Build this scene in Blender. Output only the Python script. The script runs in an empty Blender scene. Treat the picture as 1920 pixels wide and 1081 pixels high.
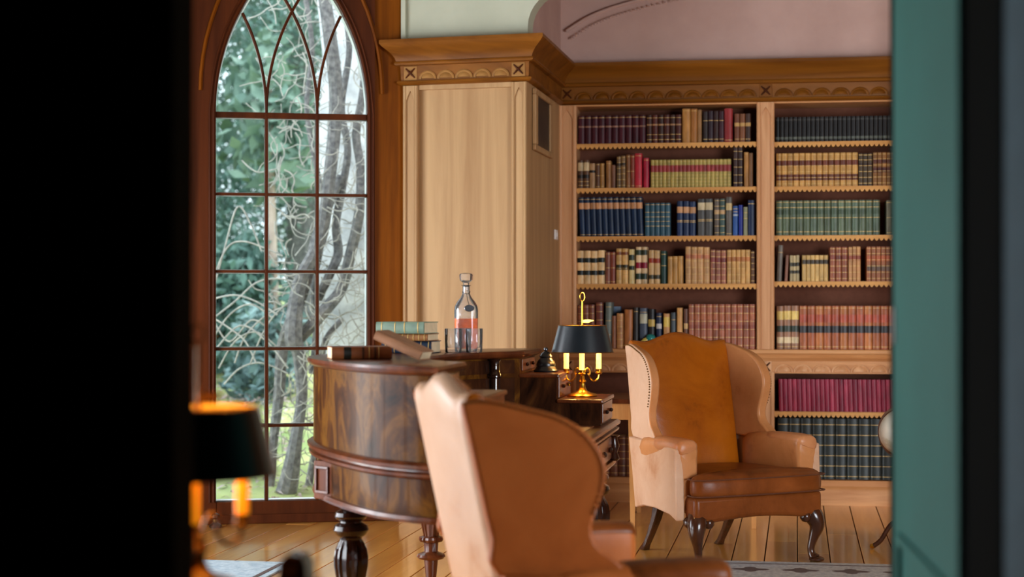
import bpy, math, random
from math import sin, cos, pi, radians, sqrt
from mathutils import Vector, Matrix

random.seed(7)
SC = bpy.context.scene
COL = SC.collection

# ------------------------------------------------------------------ camera
F = 3000.0            # focal length in pixels of a 1920 px wide frame
H = 1.31              # eye height
HY = 565.0            # horizon row
cam_d = bpy.data.cameras.new('camera')
cam = bpy.data.objects.new('camera', cam_d)
COL.objects.link(cam)
cam.location = (0, 0, H)
cam.rotation_euler = (pi / 2, 0, 0)
cam_d.sensor_width = 36.0
cam_d.lens = 36.0 * F / 1920.0
cam_d.shift_y = (HY - 540.5) / 1920.0
cam_d.clip_start = 0.05
cam_d.clip_end = 300
cam_d.dof.use_dof = True
cam_d.dof.focus_distance = 8.1
cam_d.dof.aperture_fstop = 1.9
SC.camera = cam

# ------------------------------------------------------------------ world, sun, window daylight, exposure
world = bpy.data.worlds.new('overcast_sky')
SC.world = world
world.use_nodes = True
wn = world.node_tree.nodes
bg = wn['Background']
bg.inputs[0].default_value = (0.80, 0.90, 1.0, 1)
bg.inputs[1].default_value = 4.0

sun_d = bpy.data.lights.new('sun', 'SUN')
sun_d.energy = 4.0
sun_d.angle = radians(20)
sun_d.color = (1.0, 0.96, 0.9)
sun = bpy.data.objects.new('sun', sun_d)
COL.objects.link(sun)
sun.rotation_euler = (radians(42), radians(0), radians(150))


def daylight(name, loc, look, sx, sy, power, color=(0.90, 0.95, 1.0)):
    l = bpy.data.lights.new(name, 'AREA')
    l.shape = 'RECTANGLE'
    l.size = sx
    l.size_y = sy
    l.energy = power
    l.color = color
    o = bpy.data.objects.new(name, l)
    COL.objects.link(o)
    o.location = loc
    d = Vector(look) - Vector(loc)
    o.rotation_euler = d.to_track_quat('-Z', 'Y').to_euler()
    return o


# daylight entering by the other bay windows, left of the frame
daylight('bay_daylight', (-3.65, 6.45, 1.2), (0.0, 6.45, 0.95), 4.2, 2.1, 340)
daylight('end_window_daylight', (3.4, 2.2, 1.3), (1.4, 10.0, 1.1), 1.9, 2.0, 270)
daylight('hall_fill_light', (-0.9, -1.2, 1.6), (1.0, 1.6, 1.3), 0.6, 1.2, 0.5)  # added dim fill for the grey casing; the hall has no window

SC.view_settings.view_transform = 'Standard'
SC.view_settings.look = 'None'
SC.view_settings.gamma = 1.0
SC.view_settings.use_curve_mapping = False
SC.view_settings.exposure = 0.0
SC.cycles.use_denoising = True
SC.cycles.max_bounces = 10
SC.cycles.transparent_max_bounces = 16
SC.cycles.caustics_reflective = False
SC.cycles.caustics_refractive = False
SC.cycles.sample_clamp_indirect = 6.0


# ------------------------------------------------------------------ helpers
def lin(r, g, b):
    def c(v):
        v /= 255.0
        return v / 12.92 if v <= 0.04045 else ((v + 0.055) / 1.055) ** 2.4
    return (c(r), c(g), c(b), 1.0)


def at(px, py, Y):
    return Vector(((px - 960.0) / F * Y, Y, H - (py - HY) / F * Y))


def tag(o, label=None, cat=None, group=None, kind=None):
    if label:
        o['label'] = label
    if cat:
        o['category'] = cat
    if group:
        o['group'] = group
    if kind:
        o['kind'] = kind
    return o


def empty(name, loc=(0, 0, 0), rz=0.0, parent=None):
    o = bpy.data.objects.new(name, None)
    o.empty_display_size = 0.1
    COL.objects.link(o)
    o.location = loc
    o.rotation_euler = (0, 0, rz)
    if parent:
        o.parent = parent
    return o


def link(name, me, mat, parent=None):
    o = bpy.data.objects.new(name, me)
    COL.objects.link(o)
    if mat is not None and not me.materials:
        me.materials.append(mat)
    if parent:
        o.parent = parent
    return o


class MB:
    def __init__(self):
        self.v = []
        self.f = []

    def add(self, vs, fs):
        n = len(self.v)
        self.v += [tuple(p) for p in vs]
        self.f += [tuple(i + n for i in f) for f in fs]
        return self

    def box(self, x0, x1, y0, y1, z0, z1):
        vs = [(x0, y0, z0), (x1, y0, z0), (x1, y1, z0), (x0, y1, z0),
              (x0, y0, z1), (x1, y0, z1), (x1, y1, z1), (x0, y1, z1)]
        return self.add(vs, [(3, 2, 1, 0), (4, 5, 6, 7), (0, 1, 5, 4), (1, 2, 6, 5), (2, 3, 7, 6), (3, 0, 4, 7)])

    def prism(self, poly, axis, lo, hi):
        n = len(poly)
        vs = []
        for h in (lo, hi):
            for a, b in poly:
                vs.append((a, b, h) if axis == 'z' else ((a, h, b) if axis == 'y' else (h, a, b)))
        fs = [tuple(range(n)), tuple(range(2 * n - 1, n - 1, -1))]
        for i in range(n):
            j = (i + 1) % n
            fs.append((i, i + n, j + n, j))
        return self.add(vs, fs)

    def loft(self, rings, closed=True, cap=True):
        n = len(rings[0])
        vs = [p for r in rings for p in r]
        fs = []
        for k in range(len(rings) - 1):
            for i in range(n if closed else n - 1):
                j = (i + 1) % n
                fs.append((k * n + i, k * n + j, (k + 1) * n + j, (k + 1) * n + i))
        if cap:
            fs.append(tuple(range(n - 1, -1, -1)))
            fs.append(tuple(range((len(rings) - 1) * n, len(rings) * n)))
        return self.add(vs, fs)

    def lathe(self, prof, seg=24, c=(0, 0, 0), flute=None, cap=True):
        rings = []
        for r, z in prof:
            ring = []
            for i in range(seg):
                a = 2 * pi * i / seg
                rr = r
                if flute and flute[1] <= z <= flute[2]:
                    rr = r * (1 - flute[3] * (1 - abs(cos(flute[0] * a / 2))))
                ring.append((c[0] + rr * cos(a), c[1] + rr * sin(a), c[2] + z))
            rings.append(ring)
        return self.loft(rings, True, cap)

    def tube(self, pts, rad, seg=8, cap=True):
        pts = [Vector(p) for p in pts]
        n = len(pts)
        if not isinstance(rad, (list, tuple)):
            rad = [rad] * n
        rings = []
        up = Vector((0.13, 0.31, 0.94)).normalized()
        for i, p in enumerate(pts):
            d = (pts[min(i + 1, n - 1)] - pts[max(i - 1, 0)])
            if d.length < 1e-9:
                d = Vector((0, 0, 1))
            d.normalize()
            s = d.cross(up)
            if s.length < 1e-3:
                s = d.cross(Vector((1, 0, 0)))
            s.normalize()
            t = s.cross(d).normalized()
            up = t
            rings.append([tuple(p + (s * cos(2 * pi * k / seg) + t * sin(2 * pi * k / seg)) * rad[i]) for k in range(seg)])
        return self.loft(rings, True, cap)

    def ball(self, c, r, seg=10, sz=1.0):
        prof = []
        m = max(4, seg // 2)
        for i in range(m + 1):
            a = -pi / 2 + pi * i / m
            prof.append((max(1e-4, r * cos(a)), r * sin(a) * sz))
        return self.lathe(prof, seg, c)

    def mesh(self, name, smooth=True, angle=38):
        me = bpy.data.meshes.new(name)
        me.from_pydata(self.v, [], self.f)
        me.validate()
        import bmesh
        bm = bmesh.new()
        bm.from_mesh(me)
        bmesh.ops.recalc_face_normals(bm, faces=bm.faces)
        bm.to_mesh(me)
        bm.free()
        if smooth:
            me.shade_smooth()
            me.set_sharp_from_angle(angle=radians(angle))
        me.update()
        return me

    def build(self, name, mat, parent=None, smooth=True, bevel=0, seg=2, sub=0, angle=38):
        o = link(name, self.mesh(name, smooth, angle), mat, parent)
        if bevel:
            m = o.modifiers.new('bevel', 'BEVEL')
            m.width = bevel
            m.segments = seg
            m.limit_method = 'ANGLE'
            m.angle_limit = radians(35)
        if sub:
            m = o.modifiers.new('sub', 'SUBSURF')
            m.levels = sub
            m.render_levels = sub
        return o


def spline(pts, n=8, closed=False):
    """Catmull-Rom through tuples of any length."""
    out = []
    m = len(pts)
    rng = m if closed else m - 1
    for i in range(rng):
        p = [pts[(i + k) % m] if closed else pts[min(max(i + k, 0), m - 1)] for k in (-1, 0, 1, 2)]
        for j in range(n):
            t = j / n
            out.append(tuple(0.5 * (2 * b + (c - a) * t + (2 * a - 5 * b + 4 * c - d) * t * t + (3 * b - a - 3 * c + d) * t ** 3)
                             for a, b, c, d in zip(*p)))
    if not closed:
        out.append(tuple(pts[-1]))
    return out


def offset_path(path, o):
    """shift an open 2D path to its right-hand side by o with mitred corners"""
    res = []
    n = len(path)
    for i in range(n):
        def nrm(a, b):
            dx, dy = b[0] - a[0], b[1] - a[1]
            l = sqrt(dx * dx + dy * dy)
            return (dy / l, -dx / l)
        if i == 0:
            m = nrm(path[0], path[1])
            res.append((path[0][0] + m[0] * o, path[0][1] + m[1] * o))
        elif i == n - 1:
            m = nrm(path[-2], path[-1])
            res.append((path[-1][0] + m[0] * o, path[-1][1] + m[1] * o))
        else:
            a = nrm(path[i - 1], path[i])
            b = nrm(path[i], path[i + 1])
            k = 1 + a[0] * b[0] + a[1] * b[1]
            res.append((path[i][0] + (a[0] + b[0]) / k * o, path[i][1] + (a[1] + b[1]) / k * o))
    return res


def sweep(path, prof, segs=None):
    """sweep a closed profile [(out, z)] along a 2D path; segs = (first, last) segment of the path to keep"""
    mb = MB()
    cols = [offset_path(path, o) for o, z in prof]
    i0, i1 = segs if segs else (0, len(path) - 1)
    rings = []
    for i in range(i0, i1 + 1):
        rings.append([(cols[k][i][0], cols[k][i][1], prof[k][1]) for k in range(len(prof))])
    return mb.loft(rings, True, True)


# ------------------------------------------------------------------ materials
def new_mat(name):
    m = bpy.data.materials.new(name)
    m.use_nodes = True
    nt = m.node_tree
    return m, nt, nt.nodes['Principled BSDF']


def node(nt, t, **kw):
    n = nt.nodes.new(t)
    for k, v in kw.items():
        if k in n.inputs:
            n.inputs[k].default_value = v
        else:
            setattr(n, k, v)
    return n


def ramp(nt, stops):
    r = nt.nodes.new('ShaderNodeValToRGB')
    e = r.color_ramp.elements
    while len(e) < len(stops):
        e.new(0.5)
    for i, (p, c) in enumerate(stops):
        e[i].position = p
        e[i].color = c
    return r


def coords(nt, scale=(1, 1, 1), rand=True):
    tc = nt.nodes.new('ShaderNodeTexCoord')
    mp = nt.nodes.new('ShaderNodeMapping')
    mp.inputs['Scale'].default_value = scale
    if rand:
        oi = nt.nodes.new('ShaderNodeObjectInfo')
        mul = nt.nodes.new('ShaderNodeMath')
        mul.operation = 'MULTIPLY'
        mul.inputs[1].default_value = 37.0
        nt.links.new(oi.outputs['Random'], mul.inputs[0])
        add = nt.nodes.new('ShaderNodeVectorMath')
        add.operation = 'ADD'
        nt.links.new(tc.outputs['Object'], add.inputs[0])
        nt.links.new(mul.outputs[0], add.inputs[1])
        nt.links.new(add.outputs[0], mp.inputs[0])
    else:
        nt.links.new(tc.outputs['Object'], mp.inputs[0])
    return mp.outputs[0]


def wood(name, light, dark, axis='z', rough=0.45, scale=14, stretch=0.07, coat=0.0, vary=0.0, bump=0.04, spec=0.22):
    m, nt, p = new_mat(name)
    s = [scale] * 3
    s['xyz'.index(axis)] = scale * stretch
    co = coords(nt, tuple(s))
    n1 = node(nt, 'ShaderNodeTexNoise', Scale=1.0, Detail=8.0, Roughness=0.62, Distortion=0.6)
    nt.links.new(co, n1.inputs['Vector'])
    r = ramp(nt, [(0.32, dark), (0.68, light)])
    nt.links.new(n1.outputs['Fac'], r.inputs[0])
    col = r.outputs[0]
    if vary:
        oi = nt.nodes.new('ShaderNodeObjectInfo')
        mr = node(nt, 'ShaderNodeMapRange')
        mr.inputs['To Min'].default_value = 1 - vary
        mr.inputs['To Max'].default_value = 1 + vary
        nt.links.new(oi.outputs['Random'], mr.inputs[0])
        hsv = nt.nodes.new('ShaderNodeHueSaturation')
        nt.links.new(mr.outputs[0], hsv.inputs['Value'])
        nt.links.new(col, hsv.inputs['Color'])
        col = hsv.outputs[0]
    nt.links.new(col, p.inputs['Base Color'])
    p.inputs['Roughness'].default_value = rough
    p.inputs['Specular IOR Level'].default_value = spec
    p.inputs['Coat Weight'].default_value = coat
    p.inputs['Coat Roughness'].default_value = 0.12
    if bump:
        b = node(nt, 'ShaderNodeBump', Strength=bump, Distance=0.01)
        nt.links.new(n1.outputs['Fac'], b.inputs['Height'])
        nt.links.new(b.outputs[0], p.inputs['Normal'])
    return m


def burl(name, cols, rough=0.3, coat=0.03):
    m, nt, p = new_mat(name)
    co = coords(nt, (4.2, 4.2, 2.0), rand=False)
    n1 = node(nt, 'ShaderNodeTexNoise', Scale=1.3, Detail=7.0, Roughness=0.65, Distortion=2.2)
    nt.links.new(co, n1.inputs['Vector'])
    r = ramp(nt, cols)
    nt.links.new(n1.outputs['Fac'], r.inputs[0])
    nt.links.new(r.outputs[0], p.inputs['Base Color'])
    p.inputs['Roughness'].default_value = rough
    p.inputs['Coat Weight'].default_value = coat
    p.inputs['Coat Roughness'].default_value = 0.06
    p.inputs['Specular IOR Level'].default_value = 0.03
    return m


def mottled(name, a, b, scale=8, rough=0.5, detail=5, bump=0.0, spec=0.5, coat=0.0, lo=0.35, hi=0.65, metal=0.0):
    m, nt, p = new_mat(name)
    co = coords(nt, (1, 1, 1))
    n1 = node(nt, 'ShaderNodeTexNoise', Scale=float(scale), Detail=float(detail), Roughness=0.6)
    nt.links.new(co, n1.inputs['Vector'])
    r = ramp(nt, [(lo, a), (hi, b)])
    nt.links.new(n1.outputs['Fac'], r.inputs[0])
    nt.links.new(r.outputs[0], p.inputs['Base Color'])
    p.inputs['Roughness'].default_value = rough
    p.inputs['Specular IOR Level'].default_value = spec
    p.inputs['Coat Weight'].default_value = coat
    p.inputs['Metallic'].default_value = metal
    if bump:
        bn = node(nt, 'ShaderNodeBump', Strength=bump, Distance=0.01)
        nt.links.new(n1.outputs['Fac'], bn.inputs['Height'])
        nt.links.new(bn.outputs[0], p.inputs['Normal'])
    return m


def tint(c, k):
    return (c[0] * k, c[1] * k, c[2] * k, 1)


def plain(name, c, rough=0.5, metal=0.0, spec=0.5, k=0.82, scale=20):
    return mottled(name, tint(c, k), c, scale=scale, rough=rough, metal=metal, spec=spec)


def leather(name, a, b, worn, rough=0.36, scale=3.0, spec=0.25):
    m, nt, p = new_mat(name)
    co = coords(nt, (1, 1, 1))
    n1 = node(nt, 'ShaderNodeTexNoise', Scale=scale, Detail=6.0, Roughness=0.65, Distortion=0.4)
    nt.links.new(co, n1.inputs['Vector'])
    r = ramp(nt, [(0.28, worn), (0.42, a), (0.68, b)])
    nt.links.new(n1.outputs['Fac'], r.inputs[0])
    nt.links.new(r.outputs[0], p.inputs['Base Color'])
    n2 = node(nt, 'ShaderNodeTexNoise', Scale=160.0, Detail=2.0)
    nt.links.new(co, n2.inputs['Vector'])
    n3 = node(nt, 'ShaderNodeTexNoise', Scale=9.0, Detail=3.0, Distortion=1.2)
    nt.links.new(co, n3.inputs['Vector'])
    b1 = node(nt, 'ShaderNodeBump', Strength=0.08, Distance=0.004)
    nt.links.new(n2.outputs['Fac'], b1.inputs['Height'])
    b2 = node(nt, 'ShaderNodeBump', Strength=0.12, Distance=0.012)
    nt.links.new(n3.outputs['Fac'], b2.inputs['Height'])
    nt.links.new(b1.outputs[0], b2.inputs['Normal'])
    nt.links.new(b2.outputs[0], p.inputs['Normal'])
    p.inputs['Roughness'].default_value = rough
    p.inputs['Specular IOR Level'].default_value = spec
    return m


def glow(name, c, strength):
    m, nt, p = new_mat(name)
    p.inputs['Base Color'].default_value = c
    p.inputs['Emission Color'].default_value = c
    p.inputs['Emission Strength'].default_value = strength
    return m


def pane_glass(name):
    m, nt, p = new_mat(name)
    nt.nodes.remove(p)
    out = nt.nodes['Material Output']
    tr = node(nt, 'ShaderNodeBsdfTransparent')
    tr.inputs[0].default_value = (0.95, 0.98, 0.97, 1)
    gl = node(nt, 'ShaderNodeBsdfGlossy', Roughness=0.03)
    co = coords(nt, (1, 1, 1))
    n1 = node(nt, 'ShaderNodeTexNoise', Scale=5.0, Detail=2.0)
    nt.links.new(co, n1.inputs['Vector'])
    b = node(nt, 'ShaderNodeBump', Strength=0.06, Distance=0.02)
    nt.links.new(n1.outputs['Fac'], b.inputs['Height'])
    nt.links.new(b.outputs[0], gl.inputs['Normal'])
    fr = node(nt, 'ShaderNodeFresnel', IOR=1.35)
    mx = nt.nodes.new('ShaderNodeMixShader')
    nt.links.new(fr.outputs[0], mx.inputs[0])
    nt.links.new(tr.outputs[0], mx.inputs[1])
    nt.links.new(gl.outputs[0], mx.inputs[2])
    nt.links.new(mx.outputs[0], out.inputs[0])
    return m


def clear_glass(name, c=(1, 1, 1, 1), ior=1.5, haze=0.08):
    """thin walled glass: straight-through light, a fresnel gloss and a little scatter"""
    m, nt, p = new_mat(name)
    nt.nodes.remove(p)
    out = nt.nodes['Material Output']
    tr = node(nt, 'ShaderNodeBsdfTransparent')
    tr.inputs[0].default_value = c
    df = node(nt, 'ShaderNodeBsdfDiffuse')
    df.inputs[0].default_value = tint(c, 1.0)
    gl = node(nt, 'ShaderNodeBsdfGlossy', Roughness=0.03)
    fr = node(nt, 'ShaderNodeFresnel', IOR=ior)
    co = coords(nt, (1, 1, 1))
    n1 = node(nt, 'ShaderNodeTexNoise', Scale=60.0, Detail=2.0)
    nt.links.new(co, n1.inputs['Vector'])
    mr = node(nt, 'ShaderNodeMapRange')
    mr.inputs['To Min'].default_value = haze * 0.5
    mr.inputs['To Max'].default_value = haze * 1.5
    nt.links.new(n1.outputs['Fac'], mr.inputs[0])
    m1 = nt.nodes.new('ShaderNodeMixShader')
    nt.links.new(mr.outputs[0], m1.inputs[0])
    nt.links.new(tr.outputs[0], m1.inputs[1])
    nt.links.new(df.outputs[0], m1.inputs[2])
    m2 = nt.nodes.new('ShaderNodeMixShader')
    nt.links.new(fr.outputs[0], m2.inputs[0])
    nt.links.new(m1.outputs[0], m2.inputs[1])
    nt.links.new(gl.outputs[0], m2.inputs[2])
    nt.links.new(m2.outputs[0], out.inputs[0])
    return m


M = {}
M['oak_pier'] = wood('pale_oak', lin(186, 150, 106), lin(158, 120, 80), 'z', 0.5, 10, 0.05)
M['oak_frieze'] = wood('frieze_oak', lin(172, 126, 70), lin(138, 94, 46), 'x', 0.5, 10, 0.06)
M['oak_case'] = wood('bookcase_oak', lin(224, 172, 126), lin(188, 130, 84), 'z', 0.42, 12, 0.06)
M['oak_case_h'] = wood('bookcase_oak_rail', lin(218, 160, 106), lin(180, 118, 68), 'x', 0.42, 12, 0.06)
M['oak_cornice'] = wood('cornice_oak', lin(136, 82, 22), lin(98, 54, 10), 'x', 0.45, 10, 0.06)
M['oak_window'] = wood('window_oak', lin(136, 74, 12), lin(88, 42, 6), 'z', 0.5, 9, 0.05, spec=0.06)
M['oak_window_dark'] = wood('window_frame_oak', lin(88, 42, 17), lin(56, 25, 10), 'z', 0.5, 10, 0.05, spec=0.08)
M['case_back'] = plain('maroon_case_lining', lin(112, 70, 54), 0.9, spec=0.1)
M['plank'] = wood('floor_plank_wood', lin(240, 176, 88), lin(198, 128, 52), 'y', 0.3, 7, 0.08, coat=1.0, vary=0.16)
M['subfloor'] = plain('dark_gap', lin(40, 22, 12), 0.9)
M['white_wall'] = mottled('white_wall_paint', lin(176, 178, 156), lin(184, 186, 164), 3, 0.8)
M['pink_wall'] = mottled('pink_plaster', lin(186, 150, 138), lin(198, 162, 150), 2.5, 0.85)
M['ceiling'] = mottled('ceiling_paint', lin(120, 104, 84), lin(132, 116, 96), 3, 0.85)
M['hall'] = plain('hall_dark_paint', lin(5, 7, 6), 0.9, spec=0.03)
M['jamb_grey'] = plain('grey_blue_paint', lin(62, 82, 92), 0.7, spec=0.1)
M['green'] = mottled('green_door_paint', lin(22, 86, 80), lin(28, 94, 88), 2, 0.6, spec=0.15)
M['brass'] = plain('brass', lin(215, 165, 60), 0.28, metal=1.0)
M['brass_dark'] = plain('aged_brass', lin(120, 84, 40), 0.4, metal=0.9)
M['gilt'] = plain('gilt', lin(214, 176, 104), 0.45, metal=0.3)
M['burl'] = burl('figured_mahogany', [(0.30, lin(30, 14, 6)), (0.46, lin(64, 34, 11)), (0.58, lin(96, 60, 18)), (0.72, lin(48, 24, 9))])
M['burl_dark'] = burl('dark_figured_mahogany', [(0.32, lin(24, 12, 8)), (0.55, lin(56, 30, 16)), (0.7, lin(84, 50, 22))])
M['mahogany'] = wood('polished_mahogany', lin(104, 52, 24), lin(58, 24, 11), 'z', 0.28, 14, 0.08, coat=0.15)
M['mahogany_dark'] = wood('dark_mahogany', lin(50, 22, 12), lin(24, 11, 7), 'z', 0.2, 14, 0.08, coat=0.25)
M['mahogany_block'] = wood('block_mahogany', lin(110, 56, 24), lin(70, 30, 12), 'z', 0.4, 14, 0.08, spec=0.08)
M['column'] = wood('polished_column', lin(40, 20, 12), lin(20, 10, 7), 'z', 0.12, 14, 0.08, coat=0.6, spec=0.5)
M['leg_dark'] = wood('dark_chair_leg', lin(74, 40, 22), lin(40, 20, 12), 'z', 0.25, 16, 0.1, coat=0.5)
M['desk_leather'] = mottled('desk_leather', lin(120, 70, 40), lin(140, 86, 52), 12, 0.5)
M['lea_tan'] = leather('tan_leather', lin(142, 70, 7), lin(166, 88, 14), lin(92, 45, 12), 0.24, spec=0.5)
M['lea_pale'] = leather('faded_leather', lin(192, 150, 120), lin(204, 166, 138), lin(172, 118, 80), 0.4)
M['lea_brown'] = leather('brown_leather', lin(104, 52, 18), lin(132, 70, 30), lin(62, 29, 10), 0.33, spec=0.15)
M['lea_arm'] = leather('arm_leather', lin(172, 108, 66), lin(190, 128, 84), lin(132, 74, 42), 0.33)
M['lea_mid'] = leather('mid_tan_leather', lin(176, 114, 66), lin(192, 130, 82), lin(148, 86, 44), 0.36)
M['lea_russet_shade'] = leather('shaded_russet_leather', lin(152, 80, 34), lin(170, 94, 44), lin(130, 66, 28), 0.42, spec=0.15)  # leather darkened to carry the shade on the near chair's side
M['welt'] = plain('leather_welt', lin(92, 50, 30), 0.5)
M['cream_paper'] = plain('page_edges', lin(214, 192, 156), 0.8)
M['black_shade'] = plain('black_lamp_shade', lin(22, 30, 36), 0.32)
M['gold_lining'] = plain('gold_shade_lining', lin(226, 172, 70), 0.4)
M['candle'] = glow('lit_candle_tube', lin(255, 226, 120), 1.3)
M['candle_amber'] = glow('lit_amber_candle', lin(255, 150, 20), 0.8)
M['bulb'] = glow('bulb', lin(255, 214, 130), 18)
M['white_plastic'] = plain('white_plastic', lin(235, 230, 226), 0.4)
M['pane'] = pane_glass('window_pane_glass')
M['crystal'] = clear_glass('crystal', (0.98, 0.985, 0.99, 1), 1.35, 0.07)
M['whisky'] = clear_glass('amber_spirit', lin(250, 104, 4), 1.02, 0.8)
M['silver'] = plain('silver', lin(120, 122, 128), 0.3, metal=1.0)
M['black_metal'] = plain('black_metal', lin(20, 20, 22), 0.3)
M['rug'] = mottled('grey_rug_wool', lin(150, 146, 146), lin(190, 184, 178), 40, 0.95, bump=0.3)
M['rug_motif'] = plain('rug_motif_wool', lin(92, 72, 66), 0.95)
M['rug_blue'] = mottled('pale_blue_rug_wool', lin(150, 170, 184), lin(186, 200, 206), 30, 0.95, bump=0.3)
M['table_wood'] = wood('light_table_wood', lin(204, 148, 88), lin(170, 112, 60), 'z', 0.4, 14, 0.07)
M['bark'] = mottled('grey_bark', lin(84, 82, 84), lin(134, 130, 128), 24, 0.9, bump=0.6)
M['twig'] = mottled('pale_twig', lin(150, 146, 140), lin(186, 182, 172), 20, 0.9)
M['bark_tan'] = mottled('tan_bark', lin(150, 130, 118), lin(180, 160, 146), 10, 0.9)
M['stone'] = mottled('lichen_stone', lin(176, 180, 184), lin(240, 242, 242), 5.0, 0.95, detail=9, bump=0.4)
M['grass'] = mottled('lawn_grass', lin(104, 124, 66), lin(168, 172, 110), 1.2, 0.95, bump=0.3)
M['litter'] = mottled('leaf_litter', lin(120, 92, 84), lin(170, 158, 150), 2.0, 0.95)
M['leaf_a'] = mottled('dark_green_leaf', lin(56, 86, 78), lin(94, 126, 114), 2.0, 0.7)
M['leaf_b'] = mottled('mid_green_leaf', lin(80, 108, 94), lin(126, 150, 132), 2.0, 0.7)
M['leaf_c'] = mottled('blue_green_leaf', lin(74, 98, 98), lin(120, 146, 142), 2.0, 0.7)
M['teal_glass'] = plain('teal_glaze', lin(40, 140, 134), 0.2)
M['yellow_glaze'] = plain('yellow_glaze', lin(220, 200, 96), 0.25)
M['picture'] = mottled('dark_old_picture', lin(30, 24, 20), lin(62, 54, 46), 6, 0.4)
M['globe'] = mottled('cream_globe_map', lin(206, 196, 168), lin(232, 226, 208), 9, 0.4, lo=0.45, hi=0.52)
M['ring'] = plain('brown_meridian', lin(132, 92, 70), 0.4)


# ------------------------------------------------------------------ the setting: floor
PHI = math.atan(535.0 / F)                    # boards and desk run at this angle to the view
VD = (sin(PHI), cos(PHI))
ROOM = [(-3.45, -1.75), (5.05, -1.75), (5.05, 9.75), (3.2, 9.9), (3.2, 10.45), (0.25, 10.9), (0.10, 9.75), (-0.60, 9.75), (-0.60, 9.66), (-1.93, 9.44), (-3.45, 8.3)]
floor_ob = MB().prism(ROOM, 'z', -0.14, -0.024).build('floor', M['subfloor'], smooth=False)
tag(floor_ob, kind='structure')


def in_room(x, y):
    c = False
    for i in range(len(ROOM)):
        (x0, y0), (x1, y1) = ROOM[i], ROOM[i - 1]
        if (y0 > y) != (y1 > y) and x < (x1 - x0) * (y - y0) / (y1 - y0) + x0:
            c = not c
    return c


pw = 0.165
rnd = random.Random(3)
plank_mesh = {}
for i in range(-30, 30):
    y = 2.55 + rnd.random() * 2.0 - 2.0
    while y < 12.0:
        L = rnd.choice([2.4, 3.0, 3.6])
        def wp(t):
            cx = i * pw + pw / 2
            return (cx * cos(PHI) + t * sin(PHI), -cx * sin(PHI) + t * cos(PHI))
        t0, t1 = y, y + L
        while t0 < t1 and not (in_room(*wp(t0)) and wp(t0)[1] > 2.3):
            t0 += 0.05
        t2 = t0
        while t2 < t1 and in_room(*wp(t2)):
            t2 += 0.05
        LL = round(t2 - t0, 2)
        if LL > 0.12:
            if LL not in plank_mesh:
                plank_mesh[LL] = MB().prism([(0.003, -0.022), (pw - 0.003, -0.022), (pw - 0.003, -0.0015), (pw - 0.0045, 0.0), (0.0045, 0.0), (0.003, -0.0015)], 'y', 0.0015, LL - 0.0015).mesh('plank', False)
                plank_mesh[LL].materials.append(M['plank'])
            o = link('plank', plank_mesh[LL], None, floor_ob)
            cx = i * pw
            o.location = (cx * cos(PHI) + t0 * sin(PHI), -cx * sin(PHI) + t0 * cos(PHI), -rnd.random() * 0.0008)
            o.rotation_euler = (0, 0, -PHI)
        y += L

# ------------------------------------------------------------------ frames of the room
B0 = Vector((0.3167, 10.554, 0))
BA = radians(-8.0)
BU = Vector((cos(BA), sin(BA), 0))
BD = Vector((-sin(BA), cos(BA), 0))


def bx(px, yl=0.0):
    r = (px - 960.0) / F
    return (r * (B0.y + yl * BD.y) - B0.x - yl * BD.x) / (BU.x - r * BU.y)


def bz(py, px, yl=0.0):
    x = bx(px, yl)
    Y = B0.y + x * BU.y + yl * BD.y
    return H - (py - HY) / F * Y


PR = Vector((0.0877, 9.40, 0))                # pier, front right corner
PL = Vector((-0.6497, 9.598, 0))              # pier, front left corner
WA = radians(10.1)
W0 = Vector((-1.747, 9.442, 0))               # left edge of the glass
WU = Vector((cos(WA), sin(WA), 0))
WD = Vector((-sin(WA), cos(WA), 0))
CEIL = 3.75
BXR = bx(1735)                                # right end of the bookcase
BR = B0 + BU * BXR

ceil = MB().prism(ROOM, 'z', CEIL, CEIL + 0.15).build('ceiling', M['ceiling'], smooth=False)
tag(ceil, kind='structure')


def wall(name, a, b, thick, z0, z1, mat, holes=()):
    """a straight wall from a to b (2D); thickness goes to the left of a->b; holes = [(t0, t1, z0, z1)] along it"""
    a = Vector((a[0], a[1]))
    b = Vector((b[0], b[1]))
    L = (b - a).length
    ang = math.atan2(b.y - a.y, b.x - a.x)
    o = empty(name, (a.x, a.y, 0), ang) if holes else None
    if not holes:
        o = MB().box(0, L, 0, thick, z0, z1).build(name, mat, smooth=False)
        o.location = (a.x, a.y, 0)
        o.rotation_euler = (0, 0, ang)
    else:
        mb = MB()
        t = 0
        for (t0, t1, h0, h1) in holes:
            mb.box(t, t0, 0, thick, z0, z1)
            mb.box(t0, t1, 0, thick, z0, h0)
            mb.box(t0, t1, 0, thick, h1, z1)
            t = t1
        mb.box(t, L, 0, thick, z0, z1)
        bpy.data.objects.remove(o)
        o = mb.build(name, mat, smooth=False)
        o.location = (a.x, a.y, 0)
        o.rotation_euler = (0, 0, ang)
    tag(o, kind='structure')
    return o


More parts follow.
